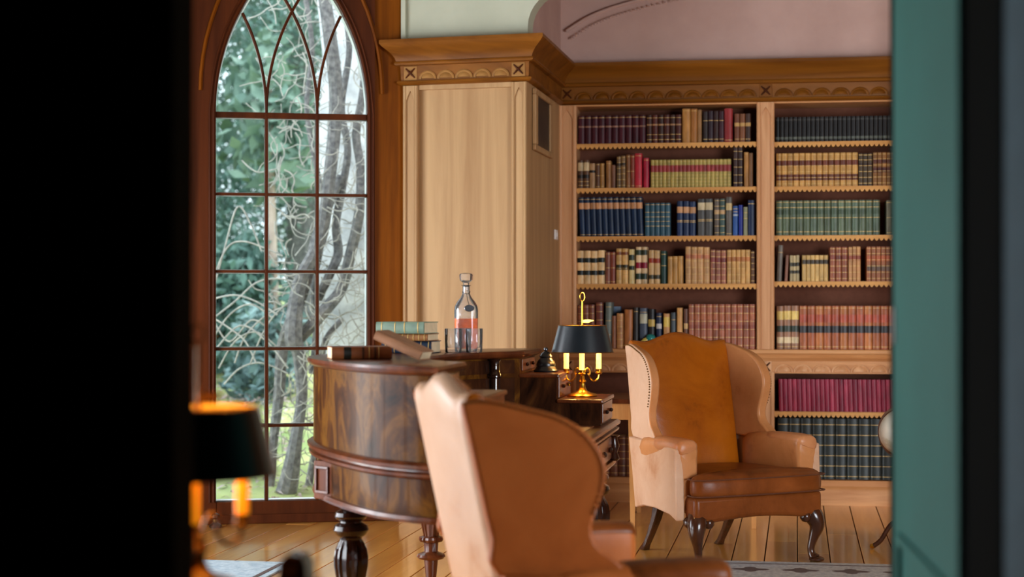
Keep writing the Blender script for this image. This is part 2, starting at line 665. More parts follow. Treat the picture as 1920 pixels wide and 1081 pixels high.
WL = W0 - WU * 0.19
wall('wall_bay', (-3.3, 8.35), (WL.x, WL.y), 0.2, 0, CEIL, M['oak_window'])
wall('wall_left', (-3.3, 2.62), (-3.3, 8.35), 0.2, 0, CEIL, M['oak_window'],
     holes=[(1.70 + 1.0 * k, 2.60 + 1.0 * k, 0.15, 2.55) for k in range(4)])
wall('wall_right', (4.9, 9.9), (4.9, 2.62), 0.2, 0, CEIL, M['oak_window'])
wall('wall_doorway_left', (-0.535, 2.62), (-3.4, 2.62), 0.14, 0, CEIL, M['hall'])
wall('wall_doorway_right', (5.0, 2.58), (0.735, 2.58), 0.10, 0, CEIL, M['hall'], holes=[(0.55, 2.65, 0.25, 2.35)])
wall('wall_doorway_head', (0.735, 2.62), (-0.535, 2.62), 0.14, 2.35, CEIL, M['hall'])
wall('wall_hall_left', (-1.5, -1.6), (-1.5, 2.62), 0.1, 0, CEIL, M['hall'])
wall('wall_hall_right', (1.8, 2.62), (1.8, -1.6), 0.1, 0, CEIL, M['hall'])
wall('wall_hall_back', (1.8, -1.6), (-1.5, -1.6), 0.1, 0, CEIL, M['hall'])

# recess walls over and behind the bookcase
rec = BU * 0
bw = MB().box(-0.25, BXR + 0.6, 0.36, 0.50, 0, CEIL).build('wall_recess_back', M['pink_wall'], smooth=False)
bw.location = B0
bw.rotation_euler = (0, 0, BA)
tag(bw, kind='structure')
uw = MB().box(-0.02, BXR + 0.3, 0.03, 0.36, 2.845, CEIL).build('wall_recess_upper', M['pink_wall'], smooth=False)
uw.location = B0
uw.rotation_euler = (0, 0, BA)
tag(uw, kind='structure')
# plaster rib rising on the upper wall with its row of beads
rib_path = [at(x, y, 10.53 - (x - 1065) * 0.0005) for x, y in ((1062, 58), (1100, 34), (1140, 17), (1190, 2), (1260, -14), (1350, -26))]
rib_path = [tuple(p) for p in rib_path]
trim = empty('trim_1')
tag(trim, kind='structure')
MB().tube(spline([(a[0], a[1] + 0.006, a[2]) for a in rib_path], 6), 0.011, 8).build('plaster_rib', M['pink_wall'], trim)
mb = MB()
for p in spline([(a[0] + 0.035, a[1] - 0.005, a[2] - 0.05) for a in rib_path], 7):
    mb.ball(p, 0.008, 6)
tag(mb.build('plaster_beads', M['pink_wall'], trim), kind='stuff')

# right hand pier of the recess
wall('wall_recess_right', (BR.x + 0.06, BR.y + 0.3), (BR.x - 0.10, BR.y - 0.85), 0.12, 0, CEIL, M['oak_pier'])
wall('wall_far_right', (BR.x - 0.05, BR.y - 0.85), (5.0, BR.y - 1.15), 0.12, 0, CEIL, M['white_wall'])

# ------------------------------------------------------------------ panelled pier with cornice
pier = empty('wall_pier')
tag(pier, kind='structure')
PA = math.atan2(PR.y - PL.y, PR.x - PL.x)
PW = (PR - PL).length
SIDE = (B0 - PR)
SA = math.atan2(SIDE.y, SIDE.x)
SL = SIDE.length
RET = 0.16                                    # depth of the left return


def on(parent, name, mb, mat, loc, rz, **kw):
    o = mb.build(name, mat, parent, **kw)
    o.location = loc
    o.rotation_euler = (0, 0, rz)
    return o


on(pier, 'panel', MB().box(0.085, PW - 0.085, 0.03, 0.065, 0.12, 2.60), M['oak_pier'], PL, PA, smooth=False)


def pilaster(parent, w, z0, z1, loc, rz, mat, x0, name='pilaster', yb=0.05):
    o = on(parent, name, MB().box(x0, x0 + w, -0.004, yb, z0, z1), mat, loc, rz, smooth=False)
    e = w * 0.22
    for k, (a, b) in enumerate(((x0, x0 + e), (x0 + w - e, x0 + w))):
        MB().prism([(a, -0.004), (a, -0.012), (a + e * 0.3, -0.018), (b - e * 0.3, -0.018), (b, -0.012), (b, -0.004)], 'z', z0, z1).build('edge_bead', mat, o)
    # pointed arch head in the fluted field
    c = x0 + w / 2
    hw = w / 2 - e
    up = [(c - hw, z1 - 0.09)] + [(c - hw + hw * sin(t * pi / 8) ** 1.3, z1 - 0.09 + 0.06 * sin(t * pi / 8)) for t in range(1, 5)]
    poly = up + [(c, z1), (c - hw, z1)]
    MB().prism(poly, 'y', -0.014, -0.004).build('arch_head', mat, o)
    MB().prism([(2 * c - x, z) for x, z in poly], 'y', -0.014, -0.004).build('arch_head', mat, o)
    return o


pilaster(pier, 0.092, 0.12, 2.60, PL, PA, M['oak_pier'], 0.0)
pilaster(pier, 0.092, 0.12, 2.60, PL, PA, M['oak_pier'], PW - 0.092)
on(pier, 'panel_rail', MB().box(0.09, PW - 0.09, 0.0, 0.05, 2.575, 2.61), M['oak_pier'], PL, PA, smooth=False)
# core and left return
wd2 = Vector((-sin(PA), cos(PA), 0))
on(pier, 'core', MB().box(0.002, PW - 0.04, 0.06, RET + 0.15, 0, 2.84), M['oak_pier'], PL, PA, smooth=False)
# side cheek toward the bookcase
on(pier, 'side_panel', MB().box(0.0, SL + 0.45, 0.0, 0.05, 0.0, 2.86), M['oak_pier'], PR, SA, smooth=False)
# plinth
path = [(PL.x + wd2.x * RET, PL.y + wd2.y * RET), (PL.x, PL.y), (PR.x, PR.y), (B0.x, B0.y), (BR.x, BR.y)]
prof_plinth = [(-0.02, 0.0), (0.022, 0.0), (0.022, 0.095), (0.012, 0.115), (0.004, 0.125), (-0.02, 0.125)]
sweep(path, prof_plinth, (0, 3)).build('plinth', M['oak_pier'], pier)
prof_c = [(-0.02, 2.865), (0.115, 2.865), (0.117, 2.845), (0.105, 2.83), (0.088, 2.815), (0.06, 2.79), (0.043, 2.765),
          (0.036, 2.745), (0.042, 2.742), (0.046, 2.732), (0.040, 2.722), (0.016, 2.718), (0.012, 2.63), (0.030, 2.627), (0.033, 2.616), (0.012, 2.604), (-0.02, 2.60)]
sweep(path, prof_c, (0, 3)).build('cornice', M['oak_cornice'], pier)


def arch_strip(r, tube_r):
    return [(r * cos(a), 0, r * sin(a) * 0.95) for a in [pi * k / 10 for k in range(11)]]


arch_me = MB().tube(arch_strip(0.046, 0.007), 0.008, 6).mesh('frieze_arch')
cross_me = MB()
for s in (1, -1):
    cross_me.tube([(-0.028, 0, -0.028 * s), (0, -0.004, 0), (0.028, 0, 0.028 * s)], [0.004, 0.007, 0.004], 6)
cross_me = cross_me.mesh('cross_carving')


ARCH = {}
boss_rings = []
for k in range(4):
    q_ = k / 3
    boss_rings.append([(0.038 * (1 - q_ * 0.75) * cos(pi * i / 10), -0.014 * sin(q_ * pi / 2), 0.004 + 0.034 * (1 - q_ * 0.75) * sin(pi * i / 10)) for i in range(11)])
boss_me = MB().loft(boss_rings, True, True).mesh('arch_boss')


def frieze(parent, loc, rz, x0, x1, z, pitch, mat, y=-0.014):
    if mat.name not in ARCH:
        ARCH[mat.name] = arch_me.copy()
        ARCH[mat.name].materials.append(mat)
        ARCH[mat.name + 'b'] = boss_me.copy()
        ARCH[mat.name + 'b'].materials.append(mat)
    n = max(1, int(round((x1 - x0) / pitch)))
    p = (x1 - x0) / n
    for i in range(n):
        o = link('frieze_arch', ARCH[mat.name], None, parent)
        w = Matrix.Rotation(rz, 3, 'Z') @ Vector((x0 + p * (i + 0.5), y, 0)) + Vector(loc)
        o.location = (w.x, w.y, z)
        o.rotation_euler = (0, 0, rz)
        o.scale = (p / 0.108, 1, 1)
        link('arch_boss', ARCH[mat.name + 'b'], None, o)


def crosses(parent, loc, rz, xs, z, mat, y=-0.016):
    for x in xs:
        b = MB().box(-0.042, 0.042, -0.002, 0.02, -0.042, 0.042).build('carved_block', mat, parent, bevel=0.004)
        w = Matrix.Rotation(rz, 3, 'Z') @ Vector((x, y, 0)) + Vector(loc)
        b.location = (w.x, w.y, z)
        b.rotation_euler = (0, 0, rz)
        c = link('cross_carving', cross_me, M['oak_window_dark'], b)
        c.location = (0, -0.004, 0)


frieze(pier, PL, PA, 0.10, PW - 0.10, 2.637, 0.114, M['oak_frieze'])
crosses(pier, PL, PA, (0.048, PW - 0.048), 2.674, M['oak_frieze'])

# white wall above the pier, with the arched corner of the recess
arcp = [(PW + 0.25 - 0.25 * cos(t * pi / 16), 2.93 + 0.22 * sin(t * pi / 16)) for t in range(9)]
poly = [(-0.10, 2.865), (PW, 2.865)] + arcp + [(3.3, 3.15), (3.3, CEIL), (-0.10, CEIL)]
ww = MB().prism(poly, 'y', 0.02, 0.14).build('wall_over_pier', M['white_wall'], smooth=True)
ww.location = PL
ww.rotation_euler = (0, 0, PA)
tag(ww, kind='structure')
on(pier, 'white_corner_bead', MB().box(-0.015, 0.012, -0.006, 0.2, 2.866, CEIL), M['white_wall'], PL, PA, smooth=False)
cheek = MB().box(0.08, SL + 0.2, 0.0, 0.1, 2.86, CEIL).build('wall_recess_left', M['pink_wall'], smooth=False)
cheek.location = PR
cheek.rotation_euler = (0, 0, SA)
tag(cheek, kind='structure')

# ------------------------------------------------------------------ window with pointed arch
win = empty('window_1', W0, WA)
tag(win, kind='structure')
GW = 0.8905
R = 1.297
ZS = 2.43
apex = ZS + sqrt(R * R - (R - GW / 2) ** 2)


def arc_pts(x0, dirn, dz0, dz1, n=18):
    """arc that springs at x0 and bends toward dirn (+1 right, -1 left)"""
    out = []
    for i in range(n + 1):
        dz = dz0 + (dz1 - dz0) * i / n
        out.append((x0 + dirn * (R - sqrt(max(0, R * R - dz * dz))), ZS + dz))
    return out


left_arc = arc_pts(0.0, 1, 0, apex - ZS)
right_arc = arc_pts(GW, -1, 0, apex - ZS)
TOP = CEIL
lp = [(-0.20, 0), (0, 0)] + left_arc + [(GW / 2, TOP), (-0.20, TOP)]
MB().prism(lp, 'y', -0.03, 0.06).build('frame_half', M['oak_window_dark'], win)
rp = [(GW + 0.045, 0), (GW, 0)] + right_arc + [(GW / 2, TOP), (GW + 0.045, TOP)]
MB().prism(rp, 'y', -0.03, 0.06).build('frame_half', M['oak_window_dark'], win)
MB().box(GW + 0.045, GW + 0.30, -0.012, 0.08, 0, TOP).build('side_board', M['oak_window'], win, smooth=False)
MB().box(-0.001, GW + 0.001, -0.025, 0.06, 0, 0.13).build('bottom_rail', M['oak_window_dark'], win, smooth=False, bevel=0.006)
MB().box(-0.20, GW + 0.2, -0.045, -0.025, 0, 0.055).build('kick_board', M['oak_window_dark'], win, smooth=False, bevel=0.006)
# moulded inner and outer beads
bead = [(0.0, 0.13)] + [(0.0, ZS)] + left_arc[1:]
for side, arc, x0 in (('l', left_arc, 0.0), ('r', right_arc, GW)):
    s = -1 if side == 'l' else 1
    for off, rr in ((0.012, 0.009), (0.036, 0.007)):
        pts = [(x0 + s * off, -0.032, 0.13), (x0 + s * off, -0.032, ZS)] + [(x + s * off * 0.8, -0.032, z + off * 0.4) for x, z in arc[2:]]
        MB().tube(pts, rr, 6).build('bead_moulding', M['oak_window_dark'], win)
# an outer chamfer rib on the spandrels
for s, x0 in ((-1, -0.09), (1, GW + 0.09)):
    pts = [(x0 - s * (R + 0.1 - sqrt(max(0, (R + 0.1) ** 2 - dz * dz))), -0.032, ZS + 0.12 + dz) for dz in [k * 0.1 for k in range(9)]]
    MB().tube(pts, 0.012, 6).build('spandrel_rib', M['oak_window'], win)

ZB = [2.413, 1.945, 1.488, 1.031, 0.575]
XB = [0.2945, 0.594]
for k, z in enumerate(ZB):
    h = 0.017 if k == 0 else 0.008
    MB().box(0, GW, -0.012, 0.022, z - h, z + h).build('glazing_bar', M['oak_window_dark'], win, smooth=False, bevel=0.003)
    MB().box(0, GW, 0.022, 0.03, z - h - 0.004, z + h + 0.004).build('putty_fillet', M['white_plastic'], win, smooth=False)
for x in XB:
    MB().box(x - 0.009, x + 0.009, -0.014, 0.022, 0.13, ZS).build('glazing_bar', M['oak_window_dark'], win, smooth=False, bevel=0.003)
    MB().box(x - 0.013, x + 0.013, 0.022, 0.03, 0.13, ZS).build('putty_fillet', M['white_plastic'], win, smooth=False)


def inside(x, z):
    return x >= R * 0 + (R - sqrt(max(0, R * R - (z - ZS) ** 2))) - 0.004 and x <= GW - (R - sqrt(max(0, R * R - (z - ZS) ** 2))) + 0.004


tr_arcs = {}
for x0 in XB:
    for dr in (1, -1):
        pts = [p for p in arc_pts(x0, dr, 0, apex - ZS, 40) if inside(*p)]
        tr_arcs[(x0, dr)] = pts
        MB().tube([(x, 0.004, z) for x, z in pts], 0.0095, 6).build('tracery_bar', M['oak_window_dark'], win)
        MB().tube([(x, 0.026, z) for x, z in pts], 0.0105, 4).build('putty_fillet', M['white_plastic'], win)
cols = [0.0] + XB + [GW]
rows = [0.13] + ZB[::-1]
for i in range(3):
    for j in range(len(rows) - 1):
        MB().box(cols[i], cols[i + 1], 0.008, 0.012, rows[j], rows[j + 1]).build('pane', M['pane'], win, smooth=False)


def cross_z(xa, da, xb, db):
    """height above the springing where two arcs meet"""
    half = abs(xb - xa) / 2
    return sqrt(R * R - (R - half) ** 2)


def head(x0, x1, z0=ZB[0]):
    dz = cross_z(x0, 1, x1, -1)
    a = arc_pts(x0, 1, 0, dz, 10)
    b = arc_pts(x1, -1, 0, dz, 10)
    MB().prism([(x0, z0), (x1, z0)] + b + a[::-1][1:], 'y', 0.008, 0.012).build('pane', M['pane'], win, smooth=False)


for i in range(3):
    head(cols[i], cols[i + 1])
# the diamond panes above: between the lower heads
for i, (xl, xm, xr) in enumerate(((cols[0], cols[1], cols[2]), (cols[1], cols[2], cols[3]))):
    z1 = cross_z(xl, 1, xm, -1)
    z2 = cross_z(xl, 1, xr, -1)
    lo_l = arc_pts(xm, -1, 0, z1, 8)
    up_l = arc_pts(xl, 1, z1, z2, 8)
    up_r = arc_pts(xr, -1, z1, z2, 8)
    lo_r = arc_pts(xm, 1, 0, z1, 8)
    poly = lo_l + up_l[1:] + up_r[::-1][1:] + lo_r[::-1][1:-1]
    MB().prism(poly, 'y', 0.008, 0.012).build('pane', M['pane'], win, smooth=False)
za = cross_z(cols[0], 1, cols[2], -1)
poly = arc_pts(cols[2], -1, cross_z(cols[1], 1, cols[2], -1), za, 8) + arc_pts(0, 1, za, apex - ZS, 10)[1:] + \
    arc_pts(GW, -1, za, apex - ZS, 10)[::-1][1:] + arc_pts(cols[1], 1, cross_z(cols[1], 1, cols[2], -1), za, 8)[::-1][1:-1]
MB().prism(poly, 'y', 0.008, 0.012).build('pane', M['pane'], win, smooth=False)
# wall above the window behind the frame
wb = MB().box(-0.30, GW + 0.42, 0.06, 0.16, apex + 0.02, CEIL)
wb.prism([(x, z) for x, z in lp], 'y', 0.06, 0.16)
wb.prism([(x, z) for x, z in rp], 'y', 0.06, 0.16)
wb.box(GW + 0.045, GW + 0.42, 0.08, 0.16, 0, CEIL).box(0, GW, 0.06, 0.16, 0, 0.125)
o = wb.build('wall_window', M['stone'], smooth=False)
o.location = W0
o.rotation_euler = (0, 0, WA)
tag(o, kind='structure')

# ------------------------------------------------------------------ garden outside the window
def ground_z(y):
    pts = [(9.0, -0.25), (11.0, -0.2), (14.0, 0.15), (20.0, 0.72), (30.0, 1.1), (60.0, 2.0)]
    for (a, za), (b, zb) in zip(pts, pts[1:]):
        if y <= b:
            return za + (zb - za) * (y - a) / (b - a)
    return 2.0


gy = [9.9, 10.5, 11, 12, 13, 14, 16, 18, 20, 24, 30, 40, 60]
mb = MB()
rows_ = []
for y in gy:
    rows_.append([(x, y + 0.25 * sin(x), ground_z(y) + 0.05 * sin(x * 1.7 + y)) for x in [-22, -16, -10, -7, -5, -4, -3, -2.5, -2, -1.5, -1, 0, 4, 10]])
mb.loft(rows_, False, False)
lawn = mb.build('ground_garden', M['grass'])
tag(lawn, kind='structure')

sw = MB()
prof = []
for k in range(9):
    z = -0.4 + k * 0.9
    prof.append([(-1.50 + 0.05 * sin(k * 2.1), 12.3, z), (-0.6, 12.25 + 0.05 * cos(k), z), (0.6, 12.3, z), (0.6, 13.2, z), (-1.42 + 0.04 * cos(k), 13.2, z)])
sw.loft(prof, True, True)
swo = sw.build('stone_wall', M['stone'])
tag(swo, 'pale lichen covered stone wall outside behind the climbing trunks', 'wall')


def px_path(pts, Y, r_px):
    P = [tuple(at(x, y, Y + (e[0] if e else 0))) for x, y, *e in pts]
    return P, r_px * Y / F


vine = empty('climbing_vine', at(545, 925, 11.75))
tag(vine, 'old gnarled grey climbing vine with thick twisted trunks outside the window', 'vine')


def vpart(name, pts, rad, mat, n=6, seg=8):
    P = spline([tuple(p) for p in pts], n)
    R_ = spline([(r,) for r in rad], n)
    o = MB().tube(P, [max(0.002, r[0]) for r in R_], seg).build(name, mat, vine)
    o.matrix_parent_inverse = vine.matrix_basis.inverted()
    return o


trunks = [
    ([(528, 945), (541, 905), (556, 816), (566, 738), (560, 660), (550, 630), (562, 529), (600, 450), (617, 340), (630, 189), (620, 79), (606, -20)], [22, 19, 12, 11, 13, 17, 13, 12, 12, 13, 13, 12], 11.7),
    ([(505, 940), (512, 835), (523, 738), (530, 650), (548, 600), (575, 520), (598, 430), (640, 330)], [9, 9, 11, 12, 14, 12, 10, 9], 11.85),
    ([(556, 640), (610, 580), (640, 541), (656, 481), (673, 403), (677, 320), (668, 250), (682, 150), (676, -10)], [11, 12, 11, 11, 10, 9, 8, 7, 7], 11.8),
    ([(596, 560), (620, 510), (634, 475), (630, 420), (640, 360), (652, 280), (640, 200), (655, 90), (640, -10)], [9, 9, 9, 8, 8, 7, 7, 6, 6], 11.9),
    ([(585, 700), (592, 620), (588, 540), (600, 470), (612, 400), (590, 300), (575, 200), (585, 90), (570, -20)], [7, 6, 6, 6, 6, 5, 5, 5, 5], 12.0),
    ([(575, 930), (588, 860), (600, 800), (596, 720), (610, 640), (640, 600)], [8, 7, 7, 6, 6, 5], 11.95),
]
for pts, rad, Y in trunks:
    vpart('trunk', [at(x, y, Y + 0.05 * sin(x * 0.1)) for x, y in pts], [r * Y / F for r in rad], M['bark'])
rv = random.Random(12)
tw = MB()
for i in range(420):
    x, y = rv.uniform(515, 695), rv.uniform(-20, 920)
    a = rv.uniform(0, 2 * pi)
    L = rv.uniform(25, 90)
    pts = []
    Y = rv.uniform(11.5, 12.1)
    for k in range(5):
        pts.append(tuple(at(x, y, Y)))
        a += rv.uniform(-0.8, 0.8)
        x += cos(a) * L / 4
        y += sin(a) * L / 4
    tw.tube(spline(pts, 4), rv.uniform(0.0025, 0.006), 4)
o = tw.build('twigs', M['twig'], vine)
o.matrix_parent_inverse = vine.matrix_basis.inverted()
o['kind'] = 'stuff'

stems = empty('arching_stems', (-2.0, 12.2, ground_z(12.2)))
tag(stems, 'pale bare arching shrub stems outside the left panes', 'shrub')
arcs = [
    [(395, 560), (420, 470), (445, 388), (470, 420), (490, 470)], [(400, 520), (425, 465), (455, 452), (500, 466), (530, 480)],
    [(395, 600), (440, 565), (480, 530), (520, 522), (560, 530)], [(400, 560), (440, 553), (480, 565), (520, 590)],
    [(395, 640), (430, 590), (470, 570), (510, 595)], [(400, 600), (430, 640), (470, 600), (500, 612)],
    [(440, 680), (460, 630), (500, 590), (545, 570)], [(390, 590), (430, 615), (460, 640), (480, 680)],
    [(470, 680), (490, 630), (515, 590), (550, 560)], [(410, 690), (440, 640), (480, 622), (520, 650)],
    [(420, 720), (450, 690), (490, 680), (540, 700)], [(400, 660), (450, 610), (500, 640), (540, 690)],
]
for a in arcs:
    Y = 11.3 + rv.random() * 0.5
    P = spline([tuple(at(x, y, Y)) for x, y in a], 6)
    o = MB().tube(P, 0.0065, 5).build('stem', M['twig'], stems)
    o.matrix_parent_inverse = stems.matrix_basis.inverted()


def leaf_cloud(blobs, n, size, seed):
    r = random.Random(seed)
    vs, fs = [], []
    tot = sum(b[3] ** 2 for b in blobs)
    for (cx, cy, cz, br, sz) in blobs:
        for _ in range(int(n * br * br / tot)):
            u, v = r.uniform(-1, 1), r.uniform(0, 2 * pi)
            q = sqrt(1 - u * u)
            d = br * r.uniform(0.55, 1.03)
            c = Vector((cx + d * q * cos(v), cy + d * q * sin(v), cz + d * u * sz))
            a = Vector((r.gauss(0, 1), r.gauss(0, 1), r.gauss(0, 1))).normalized()
            b = a.cross(Vector((r.gauss(0, 1), r.gauss(0, 1), r.gauss(0, 1)))).normalized()
            s = size * r.uniform(0.6, 1.4)
            k = len(vs)
            vs += [tuple(c - a * s), tuple(c - b * s * 0.4), tuple(c + a * s), tuple(c + b * s * 0.4)]
            fs.append((k, k + 1, k + 2, k + 3))
    me = bpy.data.meshes.new('foliage')
    me.from_pydata(vs, [], fs)
    return me


def tree(x, y, h, rad, mat, label, seed, bark='bark', lean=0.0, n=5000, size=0.14, low=0.0, name='tree', tr=None):
    r = random.Random(seed)
    g = ground_z(y)
    t = empty(name, (x, y, g))
    tag(t, label, 'tree' if name == 'tree' else 'shrub', None)
    MB().tube(spline([(0, 0, -0.2), (lean * 0.3, 0, h * 0.3), (lean * 0.7, 0.05, h * 0.6), (lean, 0, h * 0.9)], 5),
              [tr or (0.02 * h + 0.03)] * 16, 8).build('trunk', M[bark], t)
    blobs = []
    for i in range(9):
        f = i / 8
        blobs.append((lean * f + r.uniform(-.5, .5) * rad, r.uniform(-.5, .5) * rad, low + (h - low) * (0.12 + 0.86 * f),
                      rad * r.uniform(0.5, 0.8) * (1.1 - 0.45 * f), 0.85))
    fo = link('foliage', leaf_cloud(blobs, n, size, seed), M[mat], t)
    fo['kind'] = 'stuff'
    return t


tree(-4.3, 20.5, 7.5, 2.3, 'leaf_a', 'dark evergreen tree seen through the leftmost panes', 1, n=46000, size=0.045)
tree(-3.1, 23.5, 9.5, 2.6, 'leaf_b', 'tall lighter green tree behind the middle panes of the window', 2, n=46000, size=0.045)
tree(-5.6, 25.0, 10.0, 3.0, 'leaf_c', 'blue green conifer at the far left of the window view', 3, n=46000, size=0.045)
tree(-1.8, 27.0, 10.0, 3.0, 'leaf_a', 'dark green tree behind the stone wall', 4, n=30000, size=0.045)
tree(-2.58, 17.5, 3.6, 0.7, 'leaf_b', 'slim tree with a pale tan trunk outside the window', 5, bark='bark_tan', lean=-0.10, n=500, low=2.2, tr=0.05)
tree(-3.2, 17.8, 1.5, 0.9, 'leaf_a', 'low dark green shrub on the far edge of the lawn', 6, n=3000, size=0.08, name='shrub')
tree(-2.35, 16.2, 0.8, 0.55, 'leaf_c', 'small blue green shrub behind the vine trunks', 7, n=1500, size=0.07, name='shrub')
rv2 = random.Random(5)
vs, fs = [], []
for i in range(2600):
    y = rv2.uniform(11.2, 19)
    x = rv2.uniform(-3.6, -1.2) * y / 14
    if x > -1.7 and y > 12.0:
        continue
    z = ground_z(y) + 0.02 + 0.05 * rv2.random()
    s = rv2.uniform(0.03, 0.07)
    a = rv2.uniform(0, pi)
    k = len(vs)
    vs += [(x - s * cos(a), y - s * sin(a), z), (x + 0.3 * s * sin(a), y, z + 0.02), (x + s * cos(a), y + s * sin(a), z), (x - 0.3 * s * sin(a), y, z + 0.02)]
    fs.append((k, k + 1, k + 2, k + 3))
me = bpy.data.meshes.new('fallen_leaves')
me.from_pydata(vs, [], fs)
tag(link('fallen_leaves', me, M['litter']), 'brown fallen leaves scattered over the lawn outside', 'leaves', None, 'stuff')

# ------------------------------------------------------------------ bookcase
case = empty('bookcase', B0, BA)
tag(case, 'oak built-in bookcase with arcaded cornice and scalloped shelf edges', 'bookcase')
# corner frame: pixel columns of the uprights
c0, c1 = bx(1047), bx(1081)       # left pilaster
m0, m1 = bx(1419), bx(1452)       # middle pilaster
r0, r1 = bx(1702), bx(1735)
ZW = bz(655, 1560)                # top of the waist ledge
ZOP = bz(197, 1250)               # top of the openings
MB().box(c0, r1, 0.30, 0.345, 0.0, 2.62).build('back_panel', M['case_back'], case, smooth=False)
for a, b in ((c0, c1), (m0, m1), (r0, r1)):
    MB().box(a + 0.006, b - 0.006, 0.04, 0.30, ZW, ZOP + 0.02).build('upright', M['oak_case'], case, smooth=False)
    MB().box(a + 0.006, b - 0.006, 0.0, 0.30, 0.12, ZW - 0.13).build('upright', M['oak_case'], case, smooth=False)
    pilaster(case, b - a, ZW + 0.0, 2.60, (0, 0, 0), 0, M['oak_case'], a, yb=0.06)
    pilaster(case, b - a, 0.12, ZW - 0.145, (0, -0.02, 0), 0, M['oak_case'], a, yb=0.06)
MB().box(c0, r1, 0.0, 0.30, ZOP, 2.62).build('head_rail', M['oak_case_h'], case, smooth=False)
MB().box(c0, r1, -0.035, 0.34, ZW - 0.03, ZW).build('waist_ledge', M['oak_case_h'], case, smooth=False, bevel=0.008)
MB().prism([(0.0, ZW - 0.03), (-0.03, ZW - 0.03), (-0.024, ZW - 0.045), (-0.03, ZW - 0.055), (-0.012, ZW - 0.075), (0.0, ZW - 0.075)], 'x', c0, r1).build('waist_moulding', M['oak_case_h'], case)
MB().box(c0, r1, -0.004, 0.05, ZW - 0.155, ZW - 0.07).build('waist_frieze', M['oak_case_h'], case, smooth=False)
MB().box(c0, r1, -0.02, 0.30, 0.115, bz(900, 1600)).build('base_shelf', M['oak_case_h'], case, smooth=False, bevel=0.005)
MB().prism([(0.02, 0), (-0.035, 0), (-0.035, 0.10), (-0.028, 0.115), (-0.018, 0.125), (0.02, 0.125)], 'x', c0, r1).build('plinth', M['oak_case_h'], case)
# cornice continues the one on the pier
loc_path = []
for p in path:
    q = Vector((p[0], p[1], 0)) - B0
    loc_path.append((q.dot(BU), q.dot(BD)))
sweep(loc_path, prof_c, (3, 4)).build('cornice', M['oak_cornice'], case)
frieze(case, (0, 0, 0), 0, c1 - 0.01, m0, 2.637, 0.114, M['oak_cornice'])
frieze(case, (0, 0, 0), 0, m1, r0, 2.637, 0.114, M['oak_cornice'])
frieze(case, (0, 0, 0), 0, c1 - 0.01, m0, ZW - 0.145, 0.123, M['oak_case'], y=-0.006)
frieze(case, (0, 0, 0), 0, m1, r0, ZW - 0.145, 0.123, M['oak_case'], y=-0.006)
crosses(case, (0, 0, 0), 0, ((c0 + c1) / 2, (m0 + m1) / 2), 2.674, M['oak_cornice'])
crosses(case, (0, 0, 0), 0, ((c0 + c1) / 2, (m0 + m1) / 2), ZW - 0.112, M['oak_case'], y=-0.004)

M['fringe'] = wood('shelf_edge_trim', lin(222, 166, 96), lin(190, 130, 66), 'x', 0.5, 12, 0.06)


def shelf(x0, x1, z):
    s = MB().box(x0, x1, 0.02, 0.30, z - 0.018, z).build('shelf', M['oak_case_h'], case, smooth=False)
    n = int((x1 - x0) / 0.030)
    p = (x1 - x0) / n
    poly = [(x0, z - 0.002)]
    bot = []
    for i in range(n):
        for k in range(4):
            t = (i + k / 4.0) * p
            bot.append((x0 + t, z - 0.020 - 0.018 * abs(sin(pi * k / 4.0))))
    bot.append((x1, z - 0.020))
    MB().prism(poly + bot + [(x1, z - 0.002)], 'y', 0.010, 0.019).build('scalloped_edge', M['fringe'], s, smooth=False)


YB = 0.035
SH1 = [bz(y, 1250, 0.02) for y in (267.5, 351, 442, 531.5)]
SH2 = [bz(y, 1560, 0.02) for y in (264.5, 348.5, 440.5, 527)]
for z in SH1:
    shelf(c1 - 0.004, m0 + 0.004, z)
for z in SH2:
    shelf(m1 - 0.004, r0 + 0.004, z)
SHL = bz(771.5, 1560, 0.02)
shelf(m1 - 0.004, r0 + 0.004, SHL)
ZBASE = bz(899, 1600, 0.02)

# ------------------------------------------------------------------ books
BC = {}


def bcol(r, g, b):
    k = (r, g, b)
    if k not in BC:
        c = lin(r, g, b)
        m, nt, p = new_mat('book_cloth_%d_%d_%d' % k)
        co = coords(nt, (1, 1, 0.35))
        n1 = node(nt, 'ShaderNodeTexNoise', Scale=28.0, Detail=4.0)
        nt.links.new(co, n1.inputs['Vector'])
        rr = ramp(nt, [(0.3, tint(c, 0.62)), (0.65, tint(c, 1.12))])
        nt.links.new(n1.outputs['Fac'], rr.inputs[0])
        oi = nt.nodes.new('ShaderNodeObjectInfo')
        mr = node(nt, 'ShaderNodeMapRange')
        mr.inputs['To Min'].default_value = 0.85
        mr.inputs['To Max'].default_value = 1.15
        nt.links.new(oi.outputs['Random'], mr.inputs[0])
        hsv = nt.nodes.new('ShaderNodeHueSaturation')
        nt.links.new(mr.outputs[0], hsv.inputs['Value'])
        nt.links.new(rr.outputs[0], hsv.inputs['Color'])
        nt.links.new(hsv.outputs[0], p.inputs['Base Color'])
        p.inputs['Roughness'].default_value = 0.4
        p.inputs['Specular IOR Level'].default_value = 0.3
        BC[k] = m
    return BC[k]


MESH = {}


def spine_arc(w, extra=0.0, n=6):
    b = min(0.008, w * 0.22)
    return [(w * 0.5 - (w * 0.5) * cos(pi * i / n), -b * sin(pi * i / n) - extra * (0.2 + sin(pi * i / n))) for i in range(n + 1)]


def cover_mesh(w, h, d):
    k = ('c', round(w, 4), round(h, 3), round(d, 3))
    if k not in MESH:
        sp = spine_arc(w)
        t = min(0.003, w * 0.15)
        poly = sp + [(w, d), (w - t, d), (w - t, 0.004), (t, 0.004), (t, d), (0, d)]
        MESH[k] = MB().prism(poly, 'z', 0, h).mesh('book')
    return MESH[k]


